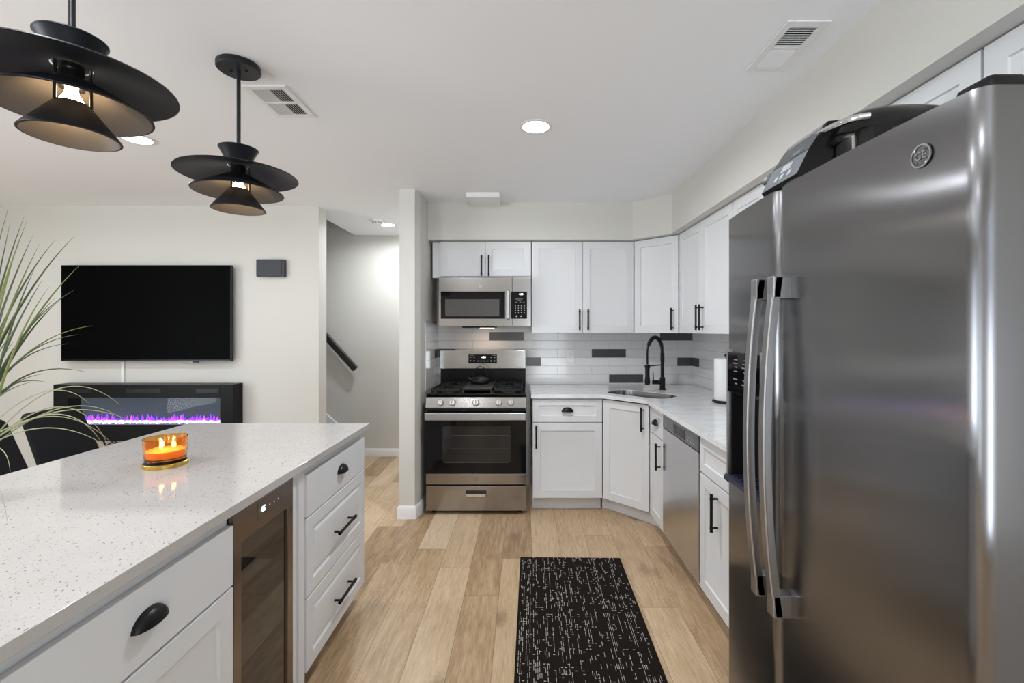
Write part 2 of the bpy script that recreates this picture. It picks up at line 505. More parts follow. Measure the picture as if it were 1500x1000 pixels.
# ------------------------------------------------------------------ tiles
def tiles():
    pitch, rowh, th, g = .3077, .0764, .008, .0016
    z0 = .919
    darks = {(0, 4): 1, (2, 1): 1, (2, 6): 1, (3, 3): 1, (3, -2): 1, (5, 0): 1, (5, 5): 1}
    XL_, XR_, YT = -.790, XR, YB
    segs = {'wall_tiles_back': (-.790, XR), 'wall_tiles_right': (XR, XR + (YT - 1.68)), 'wall_tiles_side': (-.790 - (YT - 3.63), -.790)}
    for name, (s0, s1) in segs.items():
        b = MB()
        def put(a0, a1, za, zb, mi, t0, t1, bev):
            b.mi = mi
            if name == 'wall_tiles_back': b.box(a0, a1, YT - t1, YT - t0, za, zb, bev, 1)
            elif name == 'wall_tiles_right':
                b.box(XR - t1, XR - t0, YT - (a1 - XR), YT - (a0 - XR), za, zb, bev, 1)
            else: b.box(-.790 + t0, -.790 + t1, YT - (-.790 - a0), YT - (-.790 - a1), za, zb, bev, 1)
        put(s0, s1, .9065, 1.452 if name != 'wall_tiles_side' else 1.475, 2, 0, th - .0035, 0)
        nrow = 7
        for r in range(-1, nrow):
            za = z0 + r * rowh; zb = za + rowh
            za, zb = max(za, .9065) + g / 2, min(zb, 1.452 if name != 'wall_tiles_side' else 1.475) - g / 2
            if zb - za < .003: continue
            ph = -.466 if r % 2 == 0 else -.3144
            for k in range(-6, 14):
                a0, a1 = ph + k * pitch, ph + (k + 1) * pitch
                a0, a1 = max(a0, s0) + g / 2, min(a1, s1) - g / 2
                lim = th if name != 'wall_tiles_back' else 0
                if a1 - a0 < .012: continue
                put(a0, a1, za, zb, 1 if (r, k) in darks else 0, th - .0045, th, .0008)
        struct(b.build(name, [TILE_W, TILE_D, GROUT], smooth=0))
tiles()

# ------------------------------------------------------------------ cabinets
def front_panel(b, x0, x1, z0, z1, style):
    T = .019
    if style == 'slab':
        b.box(x0, x1, -T, 0, z0, z1, .0025); return
    fw = min(.058, (x1 - x0) * .24, (z1 - z0) * .27)
    def ring(loop):
        pass
    # nested rectangles (inset, y)
    if style == 'shaker':
        prof = [(0, 0), (0, -T + .0015), (.0015, -T), (fw, -T), (fw + .0025, -T + .007), (fw + .004, -T + .0075)]
    else:  # raised centre with a moulded groove
        fw = .05
        prof = [(0, 0), (0, -T + .003), (.003, -T), (fw, -T), (fw + .006, -T + .008), (fw + .012, -T + .008), (fw + .024, -T + .001), (fw + .03, -T)]
    vs, fs = [], []
    for i, y in prof:
        vs += [(x0 + i, y, z0 + i), (x1 - i, y, z0 + i), (x1 - i, y, z1 - i), (x0 + i, y, z1 - i)]
    n = len(prof)
    for k in range(n - 1):
        for j in range(4):
            fs.append([k * 4 + j, k * 4 + (j + 1) % 4, (k + 1) * 4 + (j + 1) % 4, (k + 1) * 4 + j])
    fs.append([(n - 1) * 4 + j for j in range(4)]); fs.append([3, 2, 1, 0])
    b._add(vs, fs)

def bar_pull(b, x, z, L, vertical=True, y=-.019):
    so, r = .030, .0066
    d = Vector((0, 0, 1)) if vertical else Vector((1, 0, 0))
    c = Vector((x, y - so, z))
    b.cyl(c - d * L / 2, c + d * L / 2, r, seg=16)
    for s in (-1, 1):
        p = c + d * s * (L / 2 - .02)
        b.cyl(p, p + Vector((0, so, 0)), .0048, seg=12)
        b.cyl(p - d * .006, p + d * .006, .0078, seg=16)
        e = c + d * s * (L / 2)
        b.cyl(e, e - d * s * .006, .0072, seg=16)

def cup_pull(b, x, z, w=.046, h=.034, dp=.026, y=-.019):
    for k, s in ((0, 1.0), (1, .90)):
        rows = []
        for i in range(17):
            u = PI * i / 16
            row = []
            for j in range(9):
                v = (PI / 2) * j / 8
                row.append((x + w * s * math.cos(u), y - dp * s * (math.sin(u) ** .8) * math.sin(v), z - h * .45 + h * s * math.sin(u) * math.cos(v)))
            rows.append(row)
        b.grid(rows)
    # rim joining both shells along the open lower edge
    rows = [[(x + w * s * math.cos(PI * i / 16), y - dp * s * (math.sin(PI * i / 16) ** .8), z - h * .45) for i in range(17)] for s in (1.0, .9)]
    b.grid(rows)

def cabinet(name, label, loc, rz, w, z0, z1, depth, fronts, toe=True, group=None, body=None, toepoly=None, filler=None, cat='cabinet'):
    t = thing(name, label, cat, loc, rz, group)
    if body is None:
        MB().box(0.001, w - .001, .0, depth, z0, z1, .001, 1).build('body', CAB, t)
    else:
        MB().prism(body, z0, z1).build('body', CAB, t, world=True)
    if toe:
        if toepoly is None: MB().box(0.001, w - .001, .065, depth, 0, z0 - .0005).build('toe_kick', CAB, t)
        else: MB().prism(toepoly, 0, z0 - .0005).build('toe_kick', CAB, t, world=True)
    if filler:
        b = MB()
        for f in filler: b.box(*f, .001, 1)
        b.build('filler_strip', CAB, t)
    for f in fronts:
        x0, x1, a, c = f['r']
        b = MB(); front_panel(b, x0, x1, a, c, f.get('style', 'shaker'))
        p = b.build(f['k'], CAB, t, smooth=20)
        pull = f.get('pull')
        if pull:
            h = MB()
            if pull[0] == 'v': bar_pull(h, pull[1], pull[2], pull[3], True)
            elif pull[0] == 'h': bar_pull(h, pull[1], pull[2], pull[3], False)
            else: cup_pull(h, pull[1], pull[2])
            h.build('handle', BLACK, p)
    return t
G = .0015
CF = 3.521                       # carcass face of the back run (door faces at 3.502)
UF = 3.826                       # carcass face of the upper back run (door faces at 3.807)
BZ0, BZ1 = .108, .8785
# base cabinet right of the range
w = .5985 - .063
cabinet('base_cabinet', 'white base cabinet with drawer and door between the range and the corner sink cabinet', (.063, CF, 0), 0, w, BZ0, BZ1, .59, [
    dict(k='drawer', r=(G, w - G, .692, .866), pull=('cup', w / 2, .786)),
    dict(k='door', r=(G, w - G, .111, .684), pull=('v', .028, .583, .172))], group='base cabinets')
# diagonal corner sink base
P1, P2 = Vector((.5985, 3.502)), Vector((.8816, 3.219))
dl = (P2 - P1).length
o2 = .019 * .7071
cabinet('base_cabinet', 'white diagonal corner base cabinet with one tall door under the sink', (P1.x + o2, P1.y + o2, 0), -PI / 4, dl, BZ0, .69, .5, [
    dict(k='door', r=(.004, dl - .006, .111, .866), pull=('v', dl - .05, .762, .172))], group='base cabinets',
    body=[(.612, 3.5155), (.895, 3.2325), (1.51, 3.2325), (1.51, 4.115), (.612, 4.115)],
    toepoly=[(.612, CF + .065), (.655, CF + .06), (.955, 3.26), (.96, 3.2325), (1.51, 3.2325), (1.51, 4.115), (.612, 4.115)])
XB = .9006                       # carcass face of the right run (door faces at .8816)
w = .305
cabinet('base_cabinet', 'narrow white base cabinet with small drawer and door between corner sink cabinet and dishwasher', (XB, 3.217, 0), -PI / 2, w, BZ0, BZ1, .60, [
    dict(k='drawer', r=(.012, w - G, .692, .866), pull=('cup', w / 2, .78)),
    dict(k='door', r=(.012, w - G, .111, .684), pull=('v', w - .05, .575, .172))], group='base cabinets')
w = 2.303 - 1.70
cabinet('base_cabinet', 'white base cabinet with drawer and door between the dishwasher and the refrigerator', (XB, 2.303, 0), -PI / 2, w, BZ0, BZ1, .60, [
    dict(k='drawer', r=(.006, w - G, .692, .866), pull=('cup', w / 2 + .055, .775)),
    dict(k='door', r=(.006, w - G, .111, .684), pull=('v', .22, .563, .172))], group='base cabinets')

# upper cabinets
UZ0, UZ1 = 1.372, 2.134
w = .057 + .7045
cabinet('wall_cabinet', 'short white two-door wall cabinet above the microwave', (-.7045, UF, 0), 0, w, 1.840, UZ1, .30, [
    dict(k='door', r=(G, w / 2 - G, 1.842, UZ1 - .002), pull=('v', w / 2 - .03, 1.93, .172)),
    dict(k='door', r=(w / 2 + G, w - G, 1.842, UZ1 - .002), pull=('v', w / 2 + .03, 1.928, .172))], toe=False, group='wall cabinets',
    filler=[(-.062, .0, -.004, .05, 1.832, UZ1 - .008)])
w = .9125 - .0605
ws = .486 - .0605
cabinet('wall_cabinet', 'tall white two-door wall cabinet on the back wall right of the microwave', (.0605, UF, 0), 0, w, UZ0, UZ1, .30, [
    dict(k='door', r=(G, ws - G, UZ0, UZ1 - .002), pull=('v', ws - .028, 1.482, .172)),
    dict(k='door', r=(ws + G, w - G, UZ0, UZ1 - .002), pull=('v', ws + .042, 1.482, .172))], toe=False, group='wall cabinets')
Q1, Q2 = Vector((.9125, 3.807)), Vector((1.1925, 3.527))
ql = (Q2 - Q1).length
cabinet('wall_cabinet', 'white diagonal corner wall cabinet with a single door above the faucet', (Q1.x + o2, Q1.y + o2, 0), -PI / 4, ql, UZ0, UZ1, .3, [
    dict(k='door', r=(.004, ql - .006, UZ0, UZ1 - .002), pull=('v', ql - .05, 1.482, .172))], toe=False, group='wall cabinets',
    body=[(.926, 3.8205), (1.206, 3.5405), (1.516, 3.5405), (1.516, 4.122), (.926, 4.122)])
XU = 1.2115
def right_upper(label, ya, yb, z0, pulls):
    w = ya - yb; h = w / 2
    fr = []
    for i in (0, 1):
        x0, x1 = (G + (.004 if i == 0 else 0), h - G) if i == 0 else (h + G, w - G)
        p = None
        if pulls: p = ('v', h - .028 if i == 0 else h + .028, 1.482, .172)
        fr.append(dict(k='door', r=(x0, x1, z0 + .002, UZ1 - .002), pull=p))
    return cabinet('wall_cabinet', label, (XU, ya, 0), -PI / 2, w, z0, UZ1, .305, fr, toe=False, group='wall cabinets')
right_upper('tall white two-door wall cabinet on the right wall between corner cabinet and refrigerator', 3.525, 2.622, UZ0, True)
right_upper('short white wall cabinet high above the far end of the refrigerator', 2.620, 1.908, 1.85, False)
right_upper('short white wall cabinet high behind the black countertop cooker', 1.906, 1.195, 1.85, False)
right_upper('short white wall cabinet at the right edge above the near end of the refrigerator', 1.193, .45, 1.85, False)

# ------------------------------------------------------------------ worktop, sink, faucet
mid = (P1 + P2) / 2
inw = Vector((.7071, .7071)); alg = Vector((.7071, -.7071))
SCX = mid + inw * .225
def rrect(hx, hy, r, n=8):
    pts = []
    for cx, cy, a0 in ((hx - r, hy - r, 0), (-hx + r, hy - r, 90), (-hx + r, -hy + r, 180), (hx - r, -hy + r, 270)):
        for i in range(n + 1):
            a = R(a0 + 90 * i / n); pts.append((cx + r * math.cos(a), cy + r * math.sin(a)))
    return pts
def sinkloop(hx, hy, r):
    return [SCX + alg * u + inw * v for u, v in rrect(hx, hy, r)]
hole = [(p.x, p.y) for p in sinkloop(.265, .145, .11)]
ctop = MB().prism([(.052, 3.477), (.588, 3.477), (.857, 3.208), (.857, 1.70), (1.516, 1.70), (1.516, 4.122), (.052, 4.122)], .879, .906, hole=hole).build('countertop', MARBLE, smooth=0)
tag(ctop, 'white marbled quartz worktop running around the corner sink beneath the wall cabinets', 'countertop')
t = thing('sink', 'undermount stainless steel corner sink set in the white marbled worktop', 'sink', (SCX.x, SCX.y, .70))
b = MB()
loops = [(.2645, .1445, .1095, .901), (.262, .142, .108, .902), (.261, .141, .108, .895), (.255, .135, .10, .86), (.245, .125, .10, .74), (.225, .105, .09, .722), (.05, .03, .03, .718)]
rows = []
for hx, hy, r, z in loops:
    lp = [(p.x, p.y, z) for p in sinkloop(hx, hy, r)]; rows.append(lp + [lp[0]])
b.grid(rows)
b._add([(p[0], p[1], .718) for p in rows[-1][:-1]], [list(range(len(rows[-1]) - 1))])
b.build('basin', STEEL_S, t, world=True)
MB().lathe([(.0, .0), (.03, 0), (.038, .002), (.042, .0)], 32, (SCX.x, SCX.y, .7195)).build('drain', CHROME, t, world=True)

fb = Vector((1.137, 3.764, .9062))
t = thing('faucet', 'matte black spring-neck pull-down faucet behind the corner sink', 'faucet', fb)
dv = Vector((-.7071, -.7071, 0))
MB().cyl((0, 0, 0), (0, 0, .006), .031).cyl((0, 0, .006), (0, 0, .10), .022).cyl((0, 0, .10), (0, 0, .235), .0145).cyl((0, 0, .235), (0, 0, .30), .017, .015).build('stem', BLACK, t)
# arch path
arch = []
rad_ = .12
top_z = .305
for i in range(41):
    a = PI * i / 40
    arch.append(Vector((0, 0, top_z)) + dv * (rad_ - rad_ * math.cos(a)) + Vector((0, 0, .125 * math.sin(a))))
arch = [Vector((0, 0, .25)), Vector((0, 0, .28))] + arch + [dv * .24 + Vector((0, 0, z)) for z in (.28, .25, .22)]
MB().tube(arch, .0075, 12).build('hose', BLACK, t)
b = MB(); pts = []
N = 520; turns = 30
cum = [0]
core = arch[1:-2]
for i in range(1, len(core)): cum.append(cum[-1] + (core[i] - core[i - 1]).length)
Ls = cum[-1] * .80
side = dv.cross(Vector((0, 0, 1))).normalized()
for i in range(N + 1):
    sl = Ls * i / N
    k = max(j for j in range(len(cum)) if cum[j] <= sl + 1e-9); k = min(k, len(core) - 2)
    f = (sl - cum[k]) / (cum[k + 1] - cum[k])
    p = core[k].lerp(core[k + 1], f); tg = (core[k + 1] - core[k]).normalized()
    nn = side.cross(tg).normalized(); a = 2 * PI * turns * i / N
    pts.append(p + (side * math.cos(a) + nn * math.sin(a)) * .0135)
b.tube(pts, .0028, 6); b.build('spring', BLACK, t)
h0 = dv * .24
MB().cyl(h0 + Vector((0, 0, .215)), h0 + Vector((0, 0, .12)), .017).cyl(h0 + Vector((0, 0, .12)), h0 + Vector((0, 0, .075)), .018, .023).cyl(h0 + Vector((0, 0, .075)), h0 + Vector((0, 0, .062)), .019).build('spray_head', BLACK, t)
MB().tube([Vector((0, 0, .205)), h0 + Vector((0, 0, .205))], .005, 10).lathe([(.018, -.012), (.0215, -.012), (.0215, .012), (.018, .012)], 24, h0 + Vector((0, 0, .205)), True).build('docking_arm', BLACK, t)
lv = Vector((-.95, .1, 0)).normalized()
MB().cyl(lv * .01 + Vector((0, 0, .06)), lv * .082 + Vector((0, 0, .06)), .016).cyl(lv * .072 + Vector((0, 0, .06)), lv * .075 + Vector((0, 0, .145)), .0045, .0035, 12).build('lever', BLACK, t)

# paper towel
t = thing('paper_towel_holder', 'white paper towel roll on a black stand on the worktop beside the refrigerator', 'paper towel', (1.372, 3.10, .9062))
MB().lathe([(0, 0), (.088, 0), (.092, .004), (.092, .012), (.086, .016), (0, .016)], 48).build('base', BLACK, t)
MB().cyl((0, 0, .016), (0, 0, .315), .007).lathe([(0, .33), (.012, .326), (.016, .318), (.012, .31), (0, .308)], 24).build('post', BLACK, t)
MB().lathe([(.021, .018), (.078, .018), (.080, .022), (.080, .292), (.078, .296), (.021, .296)], 64, (0, 0, 0), True).build('paper_roll', mat('paper', (.85, .85, .85), .9), t)

# wall outlet
t = thing('wall_outlet', 'white double wall outlet on the tiled backsplash beside the range', 'outlet', (.413, YB - .008, 1.162))
MB().box(-.036, .036, -.006, -.0002, -.058, .058, .002).build('cover_plate', WHITE_P, t)
for s in (-1, 1):
    b = MB(); b.box(-.017, .017, -.008, -.005, s * .02 - .014, s * .02 + .014, .003)
    so = b.build('socket', WHITE_P, t)
    b = MB(); b.box(-.008, -.006, -.0086, -.007, s * .02 - .003, s * .02 + .006); b.box(.006, .008, -.0086, -.007, s * .02 - .003, s * .02 + .006); b.cyl((0, -.0086, s * .02 - .007), (0, -.007, s * .02 - .007), .0022, seg=10)
    b.build('slot', PLASTIC_B, so)

# ------------------------------------------------------------------ dishwasher
t = thing('dishwasher', 'stainless steel dishwasher with grey control strip under the worktop in the right run', 'dishwasher', (XB, 2.909, 0), -PI / 2)
w = .604
MB().box(.004, w - .004, .02, .58, .10, .872).build('body', FRIDGE_SIDE, t)
MB().box(.004, w - .004, .06, .58, .0, .098).build('toe_kick', CAB, t)
d = MB().box(.003, w - .003, -.021, .018, .118, .778, .004).build('door', STEEL_D, t)
c = MB().box(.003, w - .003, -.021, .018, .781, .866, .004).build('control_panel', m_steel('control_strip_steel', (.24, .245, .26), .34, 0, (2, 2, 200)), t)
MB().box(.21, .40, -.0225, -.0205, .793, .846, .0009).build('handle_pocket', GLOSS_B, c)
b = MB()
for i in range(5): b.box(.44 + i * .022, .45 + i * .022, -.0216, -.0209, .823, .826)
for i in range(3): b.cyl((.45 + i * .04, -.0216, .807), (.45 + i * .04, -.0209, .807), .004, seg=12)
b.box(.06, .075, -.0216, -.0209, .80, .815)
build_each(b, 'button', mat('panel_print', (.62, .64, .66), .5), c)

# ------------------------------------------------------------------ range
RY = 3.454
t = thing('range', 'stainless steel gas range standing between the partition wall and the base cabinet', 'range', (-.3645, RY, 0))
hw = .3785
MB().box(-hw + .006, hw - .006, .03, .66, .045, .885, .003).build('body', mat('range_side', (.03, .03, .033), .45), t)
for sx in (-1, 1):
    for y in (.07, .60):
        MB().cyl((sx * .33, y, 0), (sx * .33, y, .046), .016, seg=16).build('foot', PLASTIC_B, t)
dr = MB()
dr.box(-hw, hw, .0, .03, .032, .218, .004)
dr = dr.build('storage_drawer', STEEL, t)
MB().box(-.078, .078, -.003, .003, .134, .186, .002).build('handle_recess', mat('recess_black', (.02, .02, .022), .4), dr)
MB().box(-.074, .074, -.006, -.001, .138, .158, .0018).build('handle_lip', CHROME, dr)
door = MB()
door.box(-hw, hw, -.004, .03, .232, .312, .003)
door = door.build('oven_door', STEEL, t)
MB().box(-hw, hw, -.006, .03, .3125, .792, .003).build('door_glass', GLOSS_B, door)
MB().box(-.252, .262, -.0066, -.005, .40, .672, .0003).build('oven_window', mat('oven_window_glass', (.017, .016, .016), .07), door)
b = MB()
for z in (.395, .50, .60): b.box(-.235 if z < .45 else -.19, .245, -.0072, -.0063, z, z + .003)
build_each(b, 'oven_rack', mat('rack_wire', (.10, .10, .10), .4, .6), door)
hb = MB()
hb.box(-hw, hw, -.062, -.040, .722, .782, .009, 3)
for sx in (-1, 1): hb.box(sx * .35 - .014, sx * .35 + .014, -.045, -.004, .737, .767, .004)
hb.build('door_handle', STEEL_H, door)
def emblem(parent, M, r, ring_mat, face_mat):
    """round maker's badge: ring, face and two script initials"""
    b = MB(); b.lathe([(0, 0), (r, 0), (r, .001), (r * .97, .0016), (r * .86, .0016), (r * .84, .001), (0, .001)], 40)
    bmesh.ops.transform(b.bm, matrix=M, verts=b.bm.verts)
    e = b.build('emblem', face_mat, parent)
    b = MB(); b.lathe([(r * .97, .0008), (r * .97, .0019), (r * .84, .0019), (r * .84, .0008)], 40, closed=True)
    for k in range(4):
        a = PI / 4 + k * PI / 2
        pts = [Vector((math.cos(a + q) * r * m, math.sin(a + q) * r * m, .0016)) for q, m in ((-.35, .78), (-.1, .82), (.15, .74), (.2, .64), (.02, .62))]
        b.tube(pts, r * .035, 6)
    bmesh.ops.transform(b.bm, matrix=M, verts=b.bm.verts)
    b.build('emblem_ring', ring_mat, e)
    text('emblem_letters', 'GE', r * .95, ring_mat, e, M @ Matrix.Translation((0, 0, .0014)), .0005)
    return e
EMB = mat('emblem_grey', (.22, .22, .23), .35, .7)
emblem(door, TF(0, -.004, .274), .017, mat('emblem_dark', (.13, .13, .13), .4, .5), STEEL)
cp = MB(); cp.extrude_x([(-.012, .812), (.03, .812), (.03, .889), (.006, .889)], -hw, hw)
cp = cp.build('control_panel', STEEL, t, smooth=0)
KN = mat('knob_steel', (.66, .63, .61), .25, 1)
for kx in (-.267, -.177, .0, .172, .263):
    Mk = Matrix.Translation((kx, -.004, .849)) @ Matrix.Rotation(PI / 2 - .22, 4, 'X')
    b = MB(); b.lathe([(0, 0), (.0265, 0), (.0265, .004), (.0235, .006), (.021, .030), (.018, .033), (0, .033)], 36)
    bmesh.ops.transform(b.bm, matrix=Mk, verts=b.bm.verts)
    kn = b.build('knob', KN, cp)
    b = MB(); b.box(-.0045, .0045, -.0215, .0215, .03, .040, .0015); bmesh.ops.transform(b.bm, matrix=Mk, verts=b.bm.verts)
    b.build('knob_grip', KN, kn)
    b = MB(); b.box(-.0012, .0012, -.0215, .0215, .0395, .0406); bmesh.ops.transform(b.bm, matrix=Mk, verts=b.bm.verts)
    b.build('pointer', PLASTIC_B, kn)
# cooktop
ct = MB(); ct.box(-hw, hw, .004, .60, .887, .905, .004)
ct.box(-hw, hw, .004, .022, .889, .916, .004); ct.box(-hw, -hw + .018, .01, .6, .889, .912, .003); ct.box(hw - .018, hw, .01, .6, .889, .912, .003)
ct.build('cooktop', mat('black_enamel', (.005, .005, .0055), .2, 0, .25), t)
for bx, by in ((-.24, .17), (-.24, .43), (.24, .17), (.24, .43)):
    b = MB(); b.lathe([(0, 0), (.052, 0), (.05, .008), (.038, .012), (.038, .018), (.033, .021), (0, .021)], 32, (bx, by, .9045))
    b.build('burner', mat('burner_iron', (.03, .03, .03), .5) if bx < -.2 and by < .2 else bpy.data.materials['burner_iron'], t)
IRON = mat('cast_iron', (.010, .010, .0105), .5, 0, .35)
def grate(x0, x1):
    b = MB(); y0, y1 = .055, .565; z0, z1 = .928, .943; c = .009
    b.box(x0, x1, y0, y0 + .012, z0, z1, .002); b.box(x0, x1, y1 - .012, y1, z0, z1, .002)
    b.box(x0, x0 + .012, y0, y1, z0, z1, .002); b.box(x1 - .012, x1, y0, y1, z0, z1, .002)
    ym = (y0 + y1) / 2; xm = (x0 + x1) / 2
    b.box(x0, x1, ym - .005, ym + .005, z0, z1, .002)
    for yc in ((y0 + ym) / 2, (ym + y1) / 2):
        b.box(x0, xm - .028, yc - c / 2, yc + c / 2, z0, z1, .002); b.box(xm + .028, x1, yc - c / 2, yc + c / 2, z0, z1, .002)
        b.box(xm - c / 2, xm + c / 2, yc - .12, yc - .03, z0, z1, .002); b.box(xm - c / 2, xm + c / 2, yc + .03, yc + .12, z0, z1, .002)
        for sx in (-1, 1):
            for sy in (-1, 1):
                M = Matrix.Translation((xm + sx * .065, yc + sy * .065, 0)) @ Matrix.Rotation(sx * sy * PI / 4, 4, 'Z')
                b.box(-.04, .04, -c / 2, c / 2, z0, z1, .002, 1, M)
    for x in (x0 + .006, x1 - .006):
        for y in (y0 + .006, ym, y1 - .006): b.box(x - .006, x + .006, y - .006, y + .006, .906, z0 + .002)
    return b.build('grate', IRON, t)
grate(-.352, -.118); grate(.124, .352)
b = MB(); b.box(-.112, .118, .055, .565, .934, .944, .003)
b.box(-.112, .118, .055, .066, .934, .950, .002); b.box(-.112, -.102, .055, .565, .934, .950, .002); b.box(.108, .118, .055, .565, .934, .950, .002)
for x in (-.106, .112):
    for y in (.061, .559): b.box(x - .006, x + .006, y - .006, y + .006, .906, .936)
b.build('griddle', mat('griddle_iron', (.03, .03, .031), .42), t)
# backguard
bg = MB(); bg.box(-hw + .002, hw - .002, .60, .665, .89, 1.06, .003)
bg = bg.build('backguard', mat('backguard_black', (.005, .005, .0055), .3, 0, .2), t)
MB().box(-hw + .002, hw - .002, .555, .665, 1.056, 1.218, .006).build('backguard_panel', STEEL, bg)
dp = MB().box(-.125, .125, .5535, .557, 1.104, 1.182, .001).build('display', GLOSS_B, bg)
LED = mat('clock_digits', (.02, .02, .02), .5, emit=(.85, .95, 1.0), estr=5.0)
PRINT = mat('panel_icons', (.42, .42, .42), .5)
text('clock', '4:58', .021, LED, bg, TF(.008, .5528, 1.157))
b = MB()
for x in (-.107, -.075): b.box(x - .007, x + .007, .5528, .5536, 1.155, 1.158); b.box(x - .005, x + .005, .5528, .5536, 1.124, 1.132)
for x in (.075, .103): b.box(x - .006, x + .006, .5528, .5536, 1.152, 1.159); b.box(x - .006, x + .006, .5528, .5536, 1.121, 1.13)
for x in (-.042, -.012, .012, .04): b.box(x - .005, x + .005, .5528, .5536, 1.122, 1.127)
b.box(-.11, -.075, .5528, .5536, 1.173, 1.175); b.box(.085, .115, .5528, .5536, 1.173, 1.175)
build_each(b, 'button', PRINT, bg)

# kettle
t = thing('kettle', 'small black cast iron kettle with a hoop handle standing on the range griddle', 'kettle', (-.372, 3.87, .9442))
b = MB(); b.lathe([(0, .0), (.062, 0), (.072, .006), (.079, .022), (.076, .036), (.06, .05), (.036, .057), (0, .058)], 40)
b.build('body', IRON, t)
MB().lathe([(0, .070), (.006, .070), (.009, .065), (.005, .061), (.02, .060), (.034, .0575)], 24).build('lid', IRON, t)
MB().tube([(-.06, 0, .026), (-.085, 0, .036), (-.108, 0, .05)], [.016, .011, .007], 14).build('spout', IRON, t)
pts = [(.058 * math.cos(a), 0, .05 + .092 * math.sin(a) ** .8 if math.sin(a) > 0 else .05) for a in [PI * i / 24 for i in range(25)]]
MB().tube(pts, .0038, 10).build('handle', BLACK, t)

# ------------------------------------------------------------------ microwave
MY = 3.73
t = thing('microwave', 'stainless steel over-the-range microwave mounted above the gas range', 'microwave', (-.3215, MY, 1.425))
mw = .3775; H = .404
MB().box(-mw + .004, mw - .004, .02, .385, .004, H - .002, .002).build('body', mat('microwave_case', (.035, .032, .03), .45), t)
MB().box(-.19, .08, .03, .30, -.012, .006, .003).build('vent_grille', PLASTIC_B, t)
MB().box(-.06, .06, .195, .245, -.0135, -.011, .001).build('lamp_lens', mat('cooktop_lamp_lens', (1, .9, .75), .4, emit=(1.0, .78, .55), estr=8.0), t)
ll = bpy.data.lights.new('cooktop_lamp', 'AREA'); ll.shape = 'RECTANGLE'; ll.size = .11; ll.size_y = .045; ll.energy = .35; ll.color = (1.0, .76, .56)
llo = bpy.data.objects.new('cooktop_lamp', ll); COL.objects.link(llo); llo.location = (-.3215, MY + .22, 1.411)
d = MB()
d.box(-mw, .222, -.004, .024, .002, H - .002, .004); d = d.build('door', STEEL, t)
MB().box(-mw + .018, .165, -.0055, .0, .063, .285, .001).build('door_glass', GLOSS_B, d)
MB().box(-mw + .055, .118, -.0062, -.005, .083, .222, .0003).build('window', mat('microwave_window', (.085, .080, .078), .12), d)
MB().box(.172, .205, -.034, -.012, .058, .292, .009, 3).box(.180, .197, -.014, .0, .075, .10, .002).box(.180, .197, -.014, .0, .25, .275, .002).build('handle', STEEL_H, d)
emblem(d, TF(-.035, -.004, .326), .013, mat('emblem_bright', (.7, .7, .7), .3, .8), STEEL)
c = MB(); c.box(.2235, mw, -.004, .024, .002, H - .002, .004); c = c.build('control_panel', STEEL, t)
MB().box(.213, .344, -.0056, -.003, .063, .285, .001).build('keypad', GLOSS_B, c)
text('clock', '4:58', .019, LED, c, TF(.295, -.0062, .262))
b = MB()
for r_ in range(4):
    for q in range(4): b.box(.246 + q * .024, .253 + q * .024, -.0062, -.0055, .108 + r_ * .019, .114 + r_ * .019)
for q in range(3): b.box(.25 + q * .03, .264 + q * .03, -.0062, -.0055, .198, .200)
b.box(.25, .31, -.0062, -.0055, .222, .224); b.box(.265, .30, -.0062, -.0055, .212, .2135)
b.cyl((.258, -.0062, .083), (.258, -.0055, .083), .007, seg=14); b.cyl((.295, -.0062, .083), (.295, -.0055, .083), .006, seg=14)
build_each(b, 'button', PRINT, c)

# ------------------------------------------------------------------ refrigerator
FY0, FY1, FYM, FZ = .713, 1.613, 1.247, 1.782
fxc = (FY0 + FY1) / 2
def fx(y): return .715 - .025 * (1 - ((y - fxc) / .45) ** 2)
t = thing('refrigerator', 'large stainless steel side-by-side refrigerator filling the right side', 'refrigerator', (.72, fxc, 0))
MB().box(.800, 1.50, FY0 + .006, FY1 - .006, .03, FZ - .012, .006).build('case', FRIDGE_SIDE, t, world=True)
MB().box(.79, .82, FY0 + .02, FY1 - .02, .004, .06, .003).build('kick_plate', PLASTIC_B, t, world=True)
def door_poly(y0, y1, back=.795, r=.026, n=14):
    pts = [(back, y0), ]
    def corner(yc, s):
        xs = fx(yc + s * r) + r
        return [(xs - r * math.cos(a), yc + s * (r - r * math.sin(a))) for a in ([R(90 - 90 * i / 6) for i in range(7)] if s > 0 else [R(90 * i / 6) for i in range(7)])]
    pts += corner(y0, 1)
    for i in range(1, n): 
        y = y0 + r + (y1 - y0 - 2 * r) * i / n
        pts.append((fx(y), y))
    pts += corner(y1, -1)
    pts.append((back, y1))
    return pts
DZ0, DZ1 = .062, FZ
def slab(b, poly, z0, z1, round_top=True):
    b.prism(poly, z0, z1)
rd = MB(); slab(rd, door_poly(FY0, FYM - .004), DZ0, DZ1)
rd = rd.build('refrigerator_door', STEEL_F, t, world=True, smooth=30)
# freezer door built around the dispenser opening
DA, DB, DQ0, DQ1, DQ2 = 1.325, 1.559, .905, 1.19, 1.325
fd = MB()
full = door_poly(FYM + .004, FY1)
fd.prism(full, DZ0, DQ0); fd.prism(full, DQ2, DZ1)
